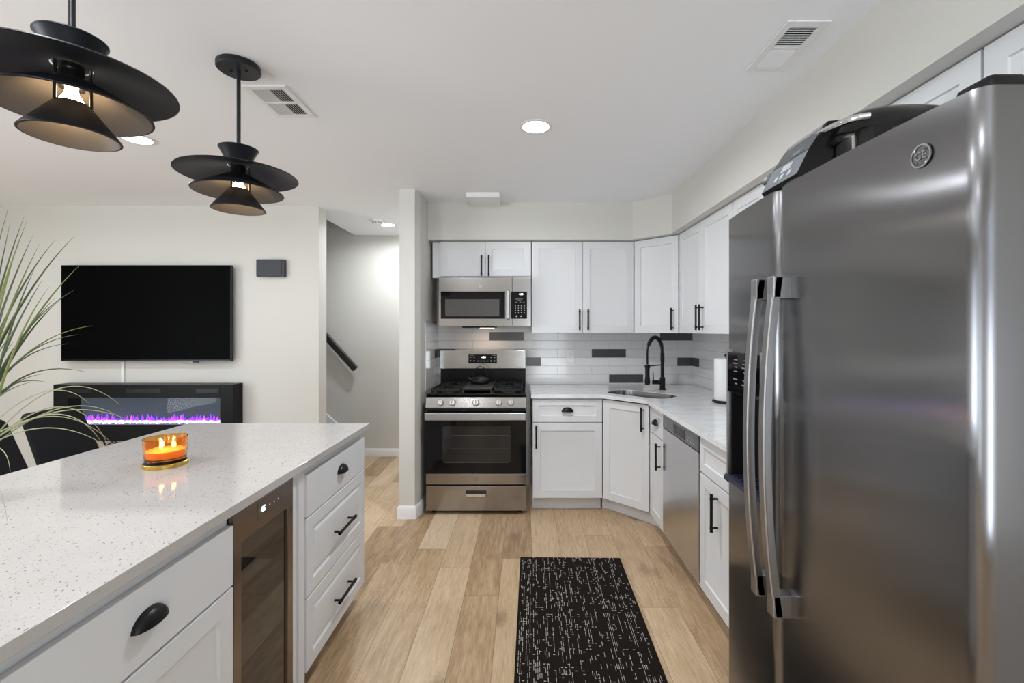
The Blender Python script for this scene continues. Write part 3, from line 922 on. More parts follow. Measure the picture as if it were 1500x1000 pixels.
# side strips beside the opening
strip1 = [(.795, FYM + .004)] + [p for p in full if p[1] <= DA and p[0] < .795] + [(fx(DA), DA), (.795, DA)]
strip2 = [(.795, DB), (fx(DB), DB)] + [p for p in full if p[1] >= DB and p[0] < .795] + [(.795, FY1)]
fd.prism(strip1, DQ0, DQ2); fd.prism(strip2, DQ0, DQ2)
fd = fd.build('freezer_door', STEEL_F, t, world=True, smooth=30)
b = MB()
b.box(.770, .794, DA, DB, DQ0, DQ1)                                 # back of the recess
b.box(.700, .79, DA, DA + .012, DQ0, DQ1); b.box(.700, .79, DB - .012, DB, DQ0, DQ1)
b.build('dispenser_recess', mat('dispenser_black', (.012, .012, .014), .3), fd, world=True)
b = MB(); b.box(.692, .79, DA, DB, DQ1, DQ2, .003)
pn = b.build('dispenser_panel', GLOSS_B, fd, world=True)
b = MB()
b.box(.691, .712, DB - .004, DB + .006, DQ0 - .012, DQ2 + .008, .003); b.box(.683, .70, DA - .006, DA + .004, DQ0 - .012, DQ2 + .008, .003)
build_each(b, 'dispenser_trim', STEEL_H, fd, world=True)
b = MB(); b.box(.682, .78, DA, DB, DQ0 - .012, DQ0 + .004, .003)
for i in range(8): b.box(.70, .765, DA + .02 + i * .026, DA + .026 + i * .026, DQ0 + .004, DQ0 + .010)
b.build('drip_tray', mat('drip_tray_plastic', (.03, .032, .06), .35), fd, world=True)
b = MB()
for j, z in enumerate((1.30, 1.288, 1.276, 1.262, 1.236, 1.222)):
    for i in range(3): b.box(.6914, .6921, 1.365 + i * .06, 1.365 + i * .06 + (.03, .018, .024)[(i + j) % 3], z, z + .003)
build_each(b, 'icon', mat('dispenser_print', (.26, .26, .27), .5), fd, world=True)
def fhandle(door, y, z0, z1):
    b = MB(); n = 24; rows = []
    outer = []
    for i in range(n + 1):
        f = i / n; z = z0 + (z1 - z0) * f
        bow = .030 * (1 - (2 * f - 1) ** 2) + .036
        outer.append((fx(y) - bow, z))
    W, T = .017, .016
    for (x, z) in outer:
        rows.append([(x, y - W + .004, z), (x - .004 + .004, y - W, z), (x + T, y - W, z), (x + T, y + W, z), (x, y + W, z), (x - .003, y + W - .006, z), (x - .003, y - W + .006, z), (x, y - W + .004, z)])
    b.grid(rows)
    for e in (rows[0], rows[-1]): b._add(e[:-1], [list(range(len(e) - 1))])
    for z in (z0 + .03, z1 - .03):
        b.box(fx(y) - .045, fx(y) + .006, y - W, y + W, z - .03, z + .03, .004)
    return b.build('handle', STEEL_H, door, world=True, smooth=40)
fhandle(fd, 1.293, .655, 1.542)
fhandle(rd, 1.202, .650, 1.540)
b = MB().box(.74, .80, FY0 + .012, FY0 + .075, FZ, FZ + .026, .008).box(.79, 1.0, FY0 + .02, FY0 + .12, FZ - .012, FZ + .012, .006); b.build('hinge_cover', PLASTIC_B, t, world=True)
b = MB().box(.74, .80, FY1 - .075, FY1 - .012, FZ, FZ + .022, .008).box(.79, .95, FY1 - .12, FY1 - .02, FZ - .012, FZ + .010, .006); b.build('hinge_cover', PLASTIC_B, t, world=True)
ye = .812
eM = Matrix.Translation((fx(ye) - .0005, ye, 1.708)) @ Matrix.Rotation(-PI / 2, 4, 'Z') @ FACE_NY
# emblem matrices are relative to the refrigerator
eM = WM[rd.name].inverted() @ eM
emblem(rd, eM, .0215, mat('emblem_silver', (.30, .30, .31), .3, .9), mat('emblem_face', (.09, .09, .095), .35, .6))

# ------------------------------------------------------------------ cooker on top of the refrigerator
t = thing('countertop_cooker', 'black and steel countertop cooker with slanted control panel lying on the refrigerator top', 'cooker', (.92, 1.18, FZ))
MB().box(.80, 1.11, 1.07, 1.335, FZ + .001, FZ + .03, .008).build('base', PLASTIC_B, t, world=True)
b = MB()
b.prism([(.795 + p[0], p[1]) for p in [(0, 1.08), (.02, 1.065), (.30, 1.065), (.32, 1.09), (.32, 1.31), (.30, 1.335), (.03, 1.335), (0, 1.315)]], FZ + .03, FZ + .095)
b.build('housing', PLASTIC_B, t, world=True)
MB().box(.782, .7945, 1.09, 1.150, FZ + .03, FZ + .082, .002).build('steel_band', m_steel('cooker_steel', (.55, .53, .51), .22, 0, (120, 120, 2)), t, world=True)
# domed lid
b = MB(); rows = []
for (k, z) in ((1.0, .078), (1.03, .082), (1.035, .098), (1.0, .112), (.95, .130), (.86, .148), (.72, .161), (.50, .170), (.25, .174), (.02, .175)):
    row = []
    for i in range(49):
        a = 2 * PI * i / 48; c_, s_ = math.cos(a), math.sin(a)
        rr = (abs(c_) ** 3 + abs(s_) ** 3) ** (-1 / 3)
        row.append((.945 + .170 * k * rr * c_, 1.205 + .142 * k * rr * s_, FZ + z))
    rows.append(row)
b.grid(rows); bmesh.ops.remove_doubles(b.bm, verts=b.bm.verts, dist=1e-5)
b.build('lid', mat('lid_black', (.005, .005, .0055), .2, 0, .35), t, world=True, smooth=50)
MB().tube([(.764, 1.215, FZ + .122), (.758, 1.17, FZ + .120), (.756, 1.12, FZ + .114), (.760, 1.07, FZ + .108), (.772, 1.052, FZ + .106), (.79, 1.046, FZ + .106)], .0085, 10).build('handle', CHROME, t, world=True)
PAN = mat('cooker_panel', (.05, .055, .065), .18)
b = MB(); b.extrude_y([(.690, FZ + .012), (.696, FZ + .004), (.82, FZ + .004), (.82, FZ + .15), (.768, FZ + .145), (.722, FZ + .076)], 1.155, 1.33)
pn = b.build('control_panel', PLASTIC_B, t, world=True, smooth=0)
def onpanel(p, q, y0, y1, off=.0012):
    (xa, za), (xb, zb) = p, q
    n = Vector((-(zb - za), xb - xa)).normalized() * off
    return [(xa + n.x, y0, za + n.y), (xa + n.x, y1, za + n.y), (xb + n.x, y1, zb + n.y), (xb + n.x, y0, zb + n.y)]
b = MB(); b._add(onpanel((.6905, FZ + .013), (.7215, FZ + .075), 1.158, 1.327), [[0, 1, 2, 3]]); b.build('touch_panel', mat('touch_panel_glass', (.20, .23, .26), .15), t, world=True)
b = MB(); b._add(onpanel((.7225, FZ + .077), (.757, FZ + .129), 1.158, 1.327), [[0, 1, 2, 3]]); b.build('upper_panel', PAN, t, world=True)
b = MB()
for k_, (y0_, y1_, a_, c_) in enumerate(((1.205, 1.208, .088, .100), (1.211, 1.219, .088, .093), (1.222, 1.225, .088, .097), (1.228, 1.236, .087, .092), (1.239, 1.242, .086, .099), (1.205, 1.242, .0845, .086))):
    f0, f1 = (a_ - .077) / .052, (c_ - .077) / .052
    b._add(onpanel((.7225 + .0345 * f0, FZ + a_), (.7225 + .0345 * f1, FZ + c_), y0_, y1_, .002), [[0, 1, 2, 3]])
b.build('script_mark', mat('script_mark_grey', (.42, .43, .45), .4), t, world=True)['kind'] = 'stuff'
b = MB(); b._add(onpanel((.757, FZ + .1295), (.767, FZ + .1435), 1.165, 1.32), [[0, 1, 2, 3]]); b.build('panel_trim', mat('panel_trim_steel', (.6, .63, .68), .2, 1), t, world=True)
b = MB()
for yy in (1.20, 1.235, 1.262): b._add(onpanel((.697, FZ + .026), (.704, FZ + .040), yy, yy + .016, .002), [[0, 1, 2, 3]])
b._add(onpanel((.707, FZ + .046), (.717, FZ + .066), 1.215, 1.262, .002), [[0, 1, 2, 3]])
build_each(b, 'icon', mat('touch_icons', (.55, .58, .6), .4), t, world=True)
MB().cyl((.722, 1.329, FZ + .055), (.722, 1.352, FZ + .055), .018, seg=24).build('knob', CHROME, t, world=True)

# ------------------------------------------------------------------ ISLAND
IZ = .914
XI = -.826                       # island front faces
XIF = XI - .019                  # carcass face
ISL = thing  # alias
w = 2.365 - 1.645
xd = .098
pc = xd + (w - xd) * .52
cabinet('island_drawer_cabinet', 'white island cabinet with three stacked drawers at the far end past the wine cooler', (XIF, 1.645, 0), PI / 2, w, .10, IZ - .029, .57, [
    dict(k='drawer', r=(xd, w - G, .683, .845), style='slab', pull=('cup', pc, .775)),
    dict(k='drawer', r=(xd - .004, w - G, .378, .678), style='raised', pull=('h', pc, .52, .19)),
    dict(k='drawer', r=(xd - .004, w - G, .095, .373), style='raised', pull=('h', pc, .222, .19))],
    filler=[(0.0, .042, -.006, .03, .06, IZ - .030), (.044, .088, -.013, .03, .06, IZ - .030)], group='island cabinets')
w = 1.300 - .70
cabinet('island_cabinet', 'white island cabinet with flat drawer and shaker door in the near left foreground', (XIF, .70, 0), PI / 2, w, .10, IZ - .029, .57, [
    dict(k='drawer', r=(G, w - G, .676, .845), style='slab', pull=('cup', .305, .772)),
    dict(k='door', r=(G, w - G, .10, .669))], group='island cabinets')
w = .60
cabinet('island_cabinet', 'white island cabinet with drawer and door nearest the camera, past the left frame edge', (XIF, .097, 0), PI / 2, w, .10, IZ - .029, .57, [
    dict(k='drawer', r=(G, w - G, .676, .845), style='slab', pull=('cup', .30, .772)),
    dict(k='door', r=(G, w - G, .10, .669))], group='island cabinets')
b = MB(); b.box(-1.455, -1.418, .06, 2.362, 0.0, IZ - .029, .002)
tag(b.build('island_back_panel', CAB), 'plain white panel closing the seating side of the island', 'panel')
it = MB().box(-1.745, -.803, .05, 2.376, IZ - .028, IZ, .0022, 2).build('island_countertop', QUARTZ)
tag(it, 'speckled beige-white quartz island top with the lit candle on it', 'countertop')
# wine cooler
t = thing('wine_cooler', 'built-in glass-door wine cooler with bronze frame in the middle of the island', 'wine cooler', (XIF, 1.302, 0), PI / 2)
w = .341
MB().box(.004, w - .004, .03, .56, .02, IZ - .04, .003).build('body', PLASTIC_B, t)
MB().box(.004, w - .004, .0, .03, .02, .10, .002).build('vent_grille', PLASTIC_B, t)
zt = IZ - .041
d = MB()
d.box(.002, w - .002, -.016, .028, .775, zt, .003); d.box(.002, w - .002, -.016, .028, .105, .15, .003)
d.box(.002, .040, -.016, .028, .148, .777, .003); d.box(w - .040, w - .002, -.016, .028, .148, .777, .003)
d = d.build('door_frame', STEEL_B, t)
MB().box(.038, w - .038, -.012, .02, .148, .777).build('door_glass', mat('cooler_glass', (.008, .007, .006), .04, 0, .8), d)
MB().box(w - .056, w - .0395, -.0135, .0, .150, .775, .001).build('pull_groove', PLASTIC_B, d)
c = MB().box(.12, w - .075, -.0172, -.010, .806, zt - .012, .0006).build('control_strip', mat('control_strip_bronze', (.20, .165, .14), .22, .9), d)
text('temperature_digits', '45', .024, mat('blue_digits', (.02, .02, .02), .5, emit=(.30, .62, 1.0), estr=9.0), c, TF(.148, -.0178, .832))
b = MB()
for i in range(3): b.cyl((.185 + i * .026, -.0180, .832), (.185 + i * .026, -.0171, .832), .0028, seg=10)
build_each(b, 'button', mat('white_print', (.8, .8, .8), .4), c)

# ------------------------------------------------------------------ candle
t = thing('candle', 'lit candle in an amber ribbed glass tumbler on the island top', 'candle', (-1.287, 1.642, IZ))
AMB = mat('amber_glass', (1.0, .48, .13), .03, 0, .5, trans=1.0, ior=1.3)
prof_o = []
b = MB(); seg = 96
outer = [(.060, .0), (.066, .003), (.066, .012), (.062, .016), (.061, .03), (.063, .06), (.0655, .100)]
inner = [(.0625, .100), (.0595, .06), (.057, .032), (.0, .030)]
vs = []
pr = [(.0, 0.0)] + outer + inner
for i in range(seg):
    th = 2 * PI * i / seg
    rib = .0011 * math.cos(24 * th)
    for k, (r_, z) in enumerate(pr):
        rr = r_ + (rib if .035 < z < .098 and 0 < k <= len(outer) else 0)
        vs.append((rr * math.cos(th), rr * math.sin(th), z))
n = len(pr)
b._add(vs, [[i * n + k, ((i + 1) % seg) * n + k, ((i + 1) % seg) * n + k + 1, i * n + k + 1] for i in range(seg) for k in range(n - 1)])
bmesh.ops.remove_doubles(b.bm, verts=b.bm.verts, dist=1e-5)
b.build('tumbler', AMB, t, smooth=60)
MB().lathe([(.0585, .0), (.0672, .0002), (.0672, .012), (.064, .0145), (.0635, .012), (.0585, .0005)], 64, (0, 0, .0003), True).build('base_ring', mat('gold_rim', (.62, .42, .10), .25, 1), t)
wx = mat('wax', (.95, .62, .42), .5, emit=(1.0, .50, .22), estr=.25); wx.node_tree.nodes['Principled BSDF'].inputs['Subsurface Weight'].default_value = .3
MB().lathe([(0, .0315), (.0555, .0315), (.0575, .056), (.052, .055), (0, .054)], 48).build('wax', wx, t)
FL = mat('flame', (1, .8, .4), .5, emit=(1.0, .70, .30), estr=90.0)
for ax, ay in ((.02, .01), (-.022, .008), (.0, -.022)):
    wk = MB().cyl((ax, ay, .054), (ax, ay, .064), .0012, seg=8).build('wick', PLASTIC_B, t)
    MB().lathe([(0, .060), (.0045, .066), (.0055, .071), (.0035, .082), (0, .093)], 16, (ax, ay, 0)).build('flame', FL, wk)

# ------------------------------------------------------------------ pendants
BULB = mat('bulb_glow', (1, .85, .6), .4, emit=(1.0, .70, .40), estr=40.0)
INNER_LIT = mat('shade_inside', (.085, .076, .068), .5)  # bulb light on the shade insides is put into this lighter colour
def pendant(label, x, y):
    t = thing('pendant_lamp', label, 'pendant lamp', (x, y, ZC), 0, 'pendant lamps over the island')
    MB().lathe([(0, 0), (.076, 0), (.0775, -.003), (.0775, -.019), (.074, -.023), (0, -.023)], 48).cyl((.03, .0, -.023), (.03, 0, -.028), .006, seg=12).cyl((-.03, .0, -.023), (-.03, 0, -.028), .006, seg=12).build('canopy', BLACKM, t)
    MB().cyl((0, 0, -.022), (0, 0, -.345), .0072, seg=16).build('rod', BLACKM, t)
    # flaring collar, open upward
    MB().lathe([(.0, -.398), (.034, -.398), (.067, -.334), (.0695, -.332), (.0695, -.3295), (.066, -.330), (.031, -.392), (0, -.392)], 56).build('collar', BLACKM, t)
    def shade(name, r0, z0, r1, z1, th=.0022):
        b = MB(); b.mi = 0
        b.lathe([(r0, z0), (r1, z1), (r1 + .001, z1 - .003), (r1 - .0015, z1 - .004), (r1 - .004, z1 - .003), (r0 - .001, z0 - th)], 72, closed=True)
        if name != 'upper_shade':
            b.mi = 1; b.lathe([(r0 + .0005, z0 - th - .0012), (r1 - .0045, z1 - .0038)], 72)
        return b.build(name, [BLACKM, INNER_LIT], t, smooth=50)
    shade('upper_shade', .040, -.396, .211, -.433)
    shade('middle_shade', .040, -.432, .158, -.499)
    shade('lower_shade', .034, -.488, .094, -.566)
    b = MB(); b.cyl((0, 0, -.392), (0, 0, -.452), .024, seg=24).build('socket', PLASTIC_B, t)
    b = MB()
    for k in range(3):
        a = 2 * PI * k / 3 + .4
        cx_, cy_ = math.cos(a), math.sin(a)
        b.tube([(cx_ * .036, cy_ * .036, -.398), (cx_ * .037, cy_ * .037, -.495)], .0035, 8)
    build_each(b, 'spacer', BLACKM, t)
    MB().lathe([(0, -.452), (.012, -.453), (.014, -.465), (.026, -.485), (.029, -.502), (.024, -.520), (.012, -.529), (0, -.531)], 32).build('bulb', BULB, t)
    return t
pendant('black tiered pendant lamp hanging farther away, ceiling canopy in view', -1.124, 1.80)
pendant('black tiered pendant lamp nearest the camera, cut by the left frame edge', -1.108, 1.12)

# ------------------------------------------------------------------ ceiling fittings
GLOW = mat('downlight_lens', (1, 1, 1), .5, emit=(1, .99, .97), estr=14.0)
def downlight(label, x, y):
    t = thing('recessed_light', label, 'ceiling light', (x, y, ZC), 0, 'recessed ceiling lights')
    MB().lathe([(.066, -.0005), (.084, -.0005), (.084, -.003), (.078, -.006), (.068, -.005), (.066, -.003)], 48, closed=True).build('trim_ring', WHITE_P, t)
    MB().lathe([(0, -.0045), (.067, -.0045), (.067, -.0005), (0, -.0005)], 40).build('lens', GLOW, t)
    l = bpy.data.lights.new('downlight', 'AREA'); l.shape = 'DISK'; l.size = .13; l.energy = CAN_WATT * (1.5 if y > 4 else 2.0 if (x > 0 and y > 2) else 1.0); l.color = (.92, .96, 1.0); l.spread = R(170)
    lo = bpy.data.objects.new('downlight', l); COL.objects.link(lo); lo.location = (x, y, ZC - .008)
labels = ['round recessed light in the middle of the kitchen ceiling', 'round recessed light partly behind the near pendant lamp', 'round recessed light in the stair hall beside the smoke detector']
for i, (x, y) in enumerate(CANS):
    downlight(labels[i] if i < 3 else 'round recessed ceiling light outside the picture behind or beside the camera', x, y)

def vent(label, x0, x1, y0, y1, slats_along_y):
    t = thing('ceiling_vent', label, 'vent', ((x0 + x1) / 2, (y0 + y1) / 2, ZC), 0, 'ceiling vents')
    hx, hy = (x1 - x0) / 2, (y1 - y0) / 2
    gx, gy = hx - .026, hy - .030
    b = MB(); z1, z0 = -.0006, -.007
    def slope(a0, a1, b0, b1): b.box(a0, a1, b0, b1, z0, z1, .002)
    slope(-hx, -gx, -hy, hy); slope(gx, hx, -hy, hy); slope(-gx, gx, -hy, -gy); slope(-gx, gx, gy, hy)
    slope(-gx, gx, -.008, .008)
    b.build('frame', WHITE_P, t)
    MB().box(-gx, gx, -gy, gy, -.0012, -.0006).build('duct_opening', DARKGAP, t)  # flat dark sheet standing in for the shade behind the slats
    for sgn in (-1, 1):
        b = MB()
        ya, yb = (.008, gy) if sgn > 0 else (-gy, -.008)
        if slats_along_y:
            k = 13
            for i in range(k):
                xc = -gx + (i + .5) * 2 * gx / k
                M = Matrix.Translation((xc, 0, -.004)) @ Matrix.Rotation(R(38 if i > 6 else -38), 4, 'Y')
                b.box(-.0045, .0045, ya, yb, -.0006, .0006, 0, 1, M)
        else:
            k = 9
            for i in range(k):
                yc = ya + (i + .5) * (yb - ya) / k
                M = Matrix.Translation((0, yc, -.004)) @ Matrix.Rotation(R(-38 if sgn > 0 else 38), 4, 'X')
                b.box(-gx, gx, -.0058, .0058, -.0006, .0006, 0, 1, M)
        b.build('slats', WHITE_P, t)
vent('white ceiling vent beside the farther pendant lamp', -1.205, -1.016, 1.944, 2.235, True)
vent('white ceiling vent above the refrigerator near the soffit', .885, 1.034, 1.535, 1.828, False)

t = thing('smoke_detector', 'small white smoke detector on the stair hall ceiling', 'smoke detector', (-1.40, 4.36, ZC))
MB().lathe([(0, 0), (.062, 0), (.062, -.012), (.056, -.018), (0, -.018)], 40).build('base', WHITE_P, t)
MB().lathe([(0, -.018), (.045, -.018), (.047, -.034), (.04, -.042), (0, -.044)], 40).build('cover', WHITE_P, t)
b = MB()
for k in range(12):
    a = 2 * PI * k / 12; b.box(-.006, .006, .0455, .0475, -.030, -.024, 0, 1, Matrix.Rotation(a, 4, 'Z'))
b.build('vent_slot', PLASTIC_B, t)
t = thing('ceiling_box', 'flat white box fixed to the ceiling against the soffit above the microwave', 'wall box', (-.315, 3.58, ZC))
b = MB(); b.extrude_x([(-.115, -.0005), (-.105, -.034), (.145, -.034), (.150, -.0005)], -.125, .125)
b.build('housing', WHITE_P, t, smooth=0)
MB().cyl((.0, .0, -.034), (0, 0, -.0365), .006, seg=14).build('indicator', mat('indicator_grey', (.5, .5, .5), .4), t)

# ------------------------------------------------------------------ television wall
t = thing('television', 'large wall-mounted flat television with black screen above the electric fireplace', 'television', (-3.135, 3.79, 1.5355))
tw, thh = .705, .3985
MB().box(-tw, tw, 0, .032, -thh, thh, .003).build('frame', PLASTIC_B, t)
MB().box(-tw + .006, tw - .006, -.0012, .004, -thh + .014, thh - .006).build('screen', mat('tv_screen', (.0015, .0015, .0016), .35, 0, .02), t)
MB().box(-.32, .32, .032, .069, -.2, .2, .004).build('wall_bracket', PLASTIC_B, t)
MB().box(.38, .43, .004, .02, -thh - .012, -thh + .002, .003).build('sensor', PLASTIC_B, t)
cc = MB().box(-3.392, -3.368, YTV - .013, YTV - .0005, .953, 1.13, .002).build('cable_cover', WHITE_P)
tag(cc, 'thin white cable channel on the wall between television and fireplace', 'cable cover')

t = thing('electric_fireplace', 'wide black wall-mounted electric fireplace with purple flames under the television', 'fireplace', (-3.107, 3.73, .49))
fw_, fh = .735, .462
FB = mat('fireplace_black', (.007, .007, .0075), .35, 0, .12)
b = MB()
x0, x1, za, zb = -.617, .625, .135, .355       # opening (local z from bottom)
b.box(-fw_, x0, 0, .125, 0, fh, .003); b.box(x1, fw_, 0, .125, 0, fh, .003)
b.box(x0, x1, 0, .125, 0, za); b.box(x0, x1, 0, .125, zb, fh)
b.box(x0, x1, .115, .125, za, zb)
b.build('frame', FB, t, smooth=0)
MB().box(x0, x1, .111, .1145, za, zb).build('back_screen', mat('flame_screen', (.03, .035, .045), .6, 0, .1, emit=(.20, .26, .33), estr=.22), t)
for a0, a1 in ((-.605, -.425), (-.14, .14), (.43, .61)):
    vb = MB().box(a0, a1, -.001, .004, fh - .068, fh - .034, .001).build('heater_vent', PLASTIC_B, t)
    b = MB()
    for k in range(4): b.box(a0 + .006, a1 - .006, -.0022, -.0008, fh - .063 + k * .0072, fh - .0605 + k * .0072)
    b.build('vent_louvre', mat('vent_grey', (.014, .014, .014), .5, 0, .2) if 'vent_grey' not in bpy.data.materials else bpy.data.materials['vent_grey'], vb)
fm = mat('purple_flame', (.1, .02, .3), .6, emit=(.16, .02, .9), estr=3.2)
fm2 = mat('magenta_flame', (.3, .02, .3), .6, emit=(.55, .04, .85), estr=2.2)
rng = random.Random(3)
fl = MB()
for i in range(90):
    x = x0 + .01 + (x1 - x0 - .02) * (i + rng.random()) / 90; h = .028 + .05 * rng.random() ** 2
    fl.mi = 1 if rng.random() < .22 else 0
    r_ = .007 + .007 * rng.random()
    fl.lathe([(0, za + .002), (r_, za + .012), (r_ * .8, za + h * .5), (r_ * .3, za + h * .8), (0, za + h)], 7, (x, .085 + .018 * rng.random(), 0))
flo = fl.build('flames', [fm, fm2], t)
cr = MB()
for i in range(260):
    x = x0 + .012 + (x1 - x0 - .024) * rng.random(); s_ = .006 + .007 * rng.random()
    b2 = bmesh.new(); bmesh.ops.create_icosphere(b2, subdivisions=1, radius=s_)
    for v in b2.verts: v.co = v.co * (0.75 + .5 * rng.random()) + Vector((x, .02 + .055 * rng.random(), za + s_ * .8 + .006 * rng.random()))
    cr.merge(b2)
co = cr.build('crystals', mat('ice_crystals', (.85, .85, .95), .15, emit=(.75, .72, 1.0), estr=1.1), t, smooth=0)
co['kind'] = 'stuff'
# glass front
gl = bpy.data.materials.new('fireplace_glass'); gl.use_nodes = True
gn = gl.node_tree; gn.nodes.clear()
go = gn.nodes.new('ShaderNodeOutputMaterial'); gm = gn.nodes.new('ShaderNodeMixShader'); gt = gn.nodes.new('ShaderNodeBsdfTransparent'); gg = gn.nodes.new('ShaderNodeBsdfGlossy')
gg.inputs['Roughness'].default_value = .03; gm.inputs[0].default_value = .008
gn.links.new(gt.outputs[0], gm.inputs[1]); gn.links.new(gg.outputs[0], gm.inputs[2]); gn.links.new(gm.outputs[0], go.inputs[0])
MB().box(x0 + .0005, x1 - .0005, .002, .005, za + .0005, zb - .0005).build('glass_front', gl, t)
cb = MB()
cb.tube([(-3.50, 3.80, .483), (-3.47, 3.79, .44), (-3.43, 3.78, .455), (-3.40, 3.79, .48), (-3.37, 3.80, .45), (-3.33, 3.79, .46), (-3.28, 3.80, .481)], .006, 8)
cb.tube([(-3.46, 3.82, .482), (-3.43, 3.80, .462), (-3.37, 3.79, .452), (-3.33, 3.80, .470), (-3.26, 3.81, .482)], .005, 8)
tag(cb.build('power_cord', PLASTIC_B), 'black looped power cord hanging under the electric fireplace', 'cord')

t = thing('door_chime', 'small dark grey box mounted on the wall right of the television', 'chime', (-2.122, YTV, 1.914))
MB().box(-.118, .118, -.045, -.001, -.073, .073, .008).build('housing', GREY_P, t)
MB().box(-.11, .10, -.050, -.043, -.064, .066, .004).build('cover', mat('chime_cover', (.040, .045, .053), .6), t)

# ------------------------------------------------------------------ handrail
t = thing('handrail', 'dark sloping wooden handrail on the stair hall wall', 'handrail', (-1.84, 5.0, .95))
RAILM = mat('rail_black', (.018, .016, .015), .35)
a0, a1 = Vector((-1.845, 5.0, .965)), Vector((-3.55, 5.0, 2.855))
dd = (a1 - a0).normalized(); ang = math.atan2(a1.z - a0.z, a1.x - a0.x)
M = Matrix.Translation(a0) @ Matrix.Rotation(-ang, 4, 'Y')
MB().box(0, (a1 - a0).length, -.022, .022, -.033, .033, .010, 3, M).build('rail', RAILM, t, world=True)
for f in (.22, .6):
    p = a0 + (a1 - a0) * f
    MB().tube([p + Vector((0, 0, -.03)), p + Vector((0, .01, -.06)), p + Vector((0, .058, -.07))], .007, 10).build('bracket', BLACK, t, world=True)

# ------------------------------------------------------------------ rug
rg = MB().box(-.3045, .3045, -.72, .72, .0006, .009, .003).build('rug', RUG)
rg.location = (.268, 2.076, 0); rg.rotation_euler = (0, 0, R(-1.0))
tag(rg, 'dark brown woven runner rug with white stitches on the kitchen floor', 'rug')

# ------------------------------------------------------------------ chairs at the seating side
VEL = mat('black_velvet', (.006, .006, .008), .8, 0, .2); VEL.node_tree.nodes['Principled BSDF'].inputs['Sheen Weight'].default_value = .02
def chair(label, y):
    t = thing('side_chair', label, 'chair', (-2.45, y, 0), 0, 'black chairs behind the island')
    # reclined back, rounded top corners; local x toward the island
    b = MB(); th = .045
    prof = []
    w0, w1 = .160, .182
    pts = [(-w1, .40), (w1, .40), (w0, .865)]
    for i in range(7):
        a = R(90 * i / 6); pts.append((w0 - .045 + .045 * math.cos(a), .89 + .045 * math.sin(a)))
    for i in range(7):
        a = R(90 + 90 * i / 6); pts.append((-w0 + .045 + .045 * math.cos(a), .89 + .045 * math.sin(a)))
    pts.append((-w0, .865))
    n = len(pts)
    def X(z): return -.06 - .22 * (z - .40) / .53
    vs = []
    for off, sc in ((0, .94), (.008, 1.0), (th - .008, 1.0), (th, .94)):
        for (yy, z) in pts:
            zz = .665 + (z - .665) * (1 - (1 - sc) * .5)
            vs.append((X(z) - off, yy * sc, zz))
    fs = [[k * n + i, k * n + (i + 1) % n, (k + 1) * n + (i + 1) % n, (k + 1) * n + i] for k in range(3) for i in range(n)]
    fs += [list(range(n))[::-1], [3 * n + i for i in range(n)]]
    b._add(vs, fs); b.build('backrest', VEL, t, smooth=50)
    MB().box(-.08, .36, -.19, .19, .40, .47, .025, 3).build('seat', VEL, t)
    for sx, sy in ((.33, .16), (.33, -.16), (-.05, .16), (-.05, -.16)):
        MB().cyl((sx, sy, .41), (sx + (.02 if sx > 0 else -.04), sy * 1.08, 0), .016, .011, 14).build('leg', BLACK, t)
    return t
chair('black upholstered chair behind the island, right one of the pair', 2.660)
chair('black upholstered chair behind the island, cut by the left frame edge', 2.255)

# ------------------------------------------------------------------ grass plant on the island
px0, py0 = -1.56, 1.27
t = thing('potted_grass', 'tall green artificial grass plant rising at the left frame edge of the island', 'plant', (px0, py0, IZ))
MB().lathe([(0, 0), (.05, 0), (.056, .004), (.062, .12), (.060, .125), (.055, .12), (.052, .11), (0, .11)], 40).build('pot', mat('white_ceramic', (.8, .79, .77), .25), t)
def at(px, py, y): return Vector(((px - CX) * y / F, y, CAMH - (py - CY) * y / F))
g = MB()
rg_ = random.Random(11)
def blade(p0, p1, p2, w, mi, n=18):
    g.mi = mi; rows = []
    side0 = None
    for i in range(n + 1):
        f = i / n
        p = p0 * (1 - f) ** 2 + p1 * 2 * f * (1 - f) + p2 * f * f
        tg = ((p1 - p0) * (1 - f) + (p2 - p1) * f).normalized()
        sd = tg.cross(Vector((.25, -1, .15))).normalized()
        up = sd.cross(tg).normalized()
        ww = w * (1 - f ** 2.2) + .0003
        rows.append([p - sd * ww, p + up * ww * .35, p + sd * ww, p - up * ww * .12, p - sd * ww])
    g.grid(rows)
base = Vector((px0, py0, IZ + .11))
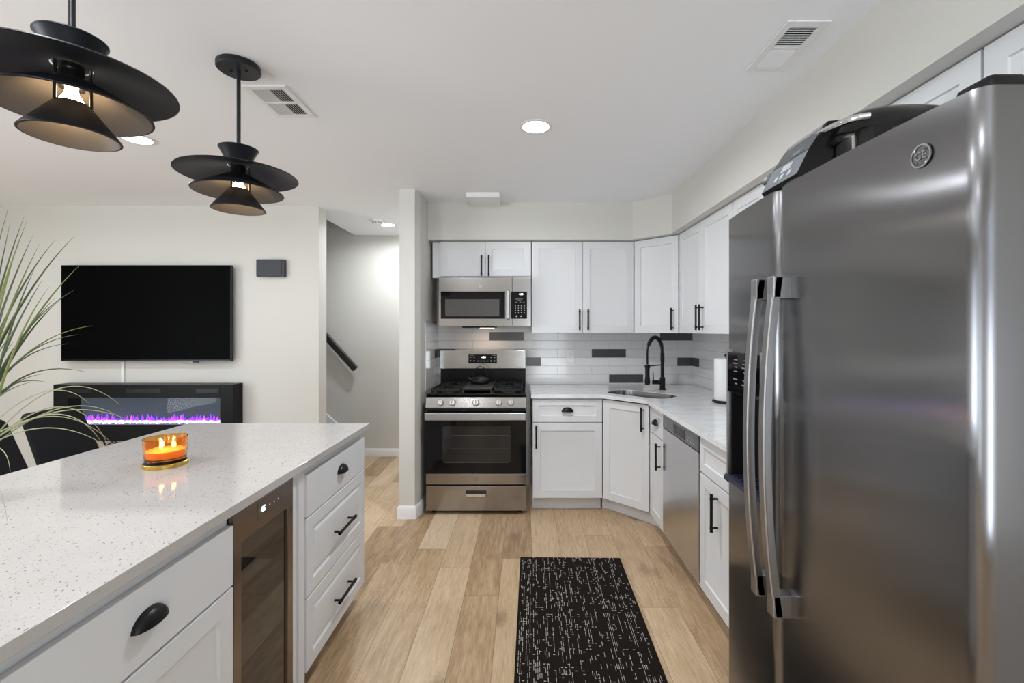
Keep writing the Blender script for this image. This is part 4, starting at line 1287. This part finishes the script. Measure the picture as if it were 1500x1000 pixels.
tips = [  # tip pixel, depth, sag
    (12, 305, 1.22, .05), (35, 318, 1.30, .05), (40, 322, 1.20, .04), (48, 345, 1.34, .05), (58, 357, 1.28, .05), (26, 355, 1.25, .02), (14, 330, 1.35, .02),
    (80, 352, 1.32, .09), (110, 345, 1.36, .10), (117, 388, 1.40, .08), (62, 410, 1.25, .05), (80, 437, 1.33, .07), (72, 420, 1.22, .07), (90, 437, 1.42, .08),
    (8, 410, 1.3, .03), (16, 420, 1.2, .03), (50, 395, 1.3, .05), (-10, 300, 1.3, .03), (-30, 320, 1.25, .03), (-60, 290, 1.3, 0), (-90, 300, 1.2, 0), (-120, 340, 1.3, 0), (-140, 380, 1.2, 0), (-40, 280, 1.18, 0),
    (60, 548, 1.3, .10), (45, 560, 1.25, .09), (30, 470, 1.28, .05), (20, 500, 1.3, .05), (34, 440, 1.24, .05), (24, 455, 1.34, .04),
    (135, 477, 1.38, .16), (113, 490, 1.3, .15), (100, 503, 1.3, .15), (128, 545, 1.36, .2), (70, 560, 1.3, .16), (108, 425, 1.3, .12)]
for k, (tx, ty, d, sag) in enumerate(tips):
    p2 = at(tx, ty, d)
    st = base + Vector(((rg_.random() - .5) * .05, (rg_.random() - .5) * .05, 0))
    p1 = st.lerp(p2, .55) + Vector((-.5 * sag, 0, sag * .9))
    blade(st, p1, p2, .0042 if k < 24 else .0030, 0 if rg_.random() < .62 else 1)
for k, (mx, my, tx, ty, d) in enumerate([(80, 545, 175, 592, 1.32), (60, 560, 130, 590, 1.28), (90, 590, 178, 612, 1.35), (70, 600, 190, 615, 1.30), (100, 560, 160, 655, 1.36), (70, 590, 165, 650, 1.33), (90, 585, 150, 650, 1.27), (60, 620, 163, 658, 1.30),
                                          (10, 660, 15, 692, 1.2), (-5, 690, 12, 770, 1.12)]):
    p2 = at(tx, ty, d); p2.z = max(p2.z, IZ + .006); p1 = at(mx, my - 35, (d + py0) / 2)
    st = base + Vector(((rg_.random() - .5) * .04, (rg_.random() - .5) * .04, 0))
    blade(st, p1, p2, .0016, 2, 26)
g1 = mat('grass_green', (.040, .062, .014), .5); g2 = mat('grass_yellow_green', (.12, .14, .025), .5); g3 = mat('grass_pale', (.26, .26, .14), .5)
g.build('foliage', [g1, g2, g3], t, world=True, smooth=60)
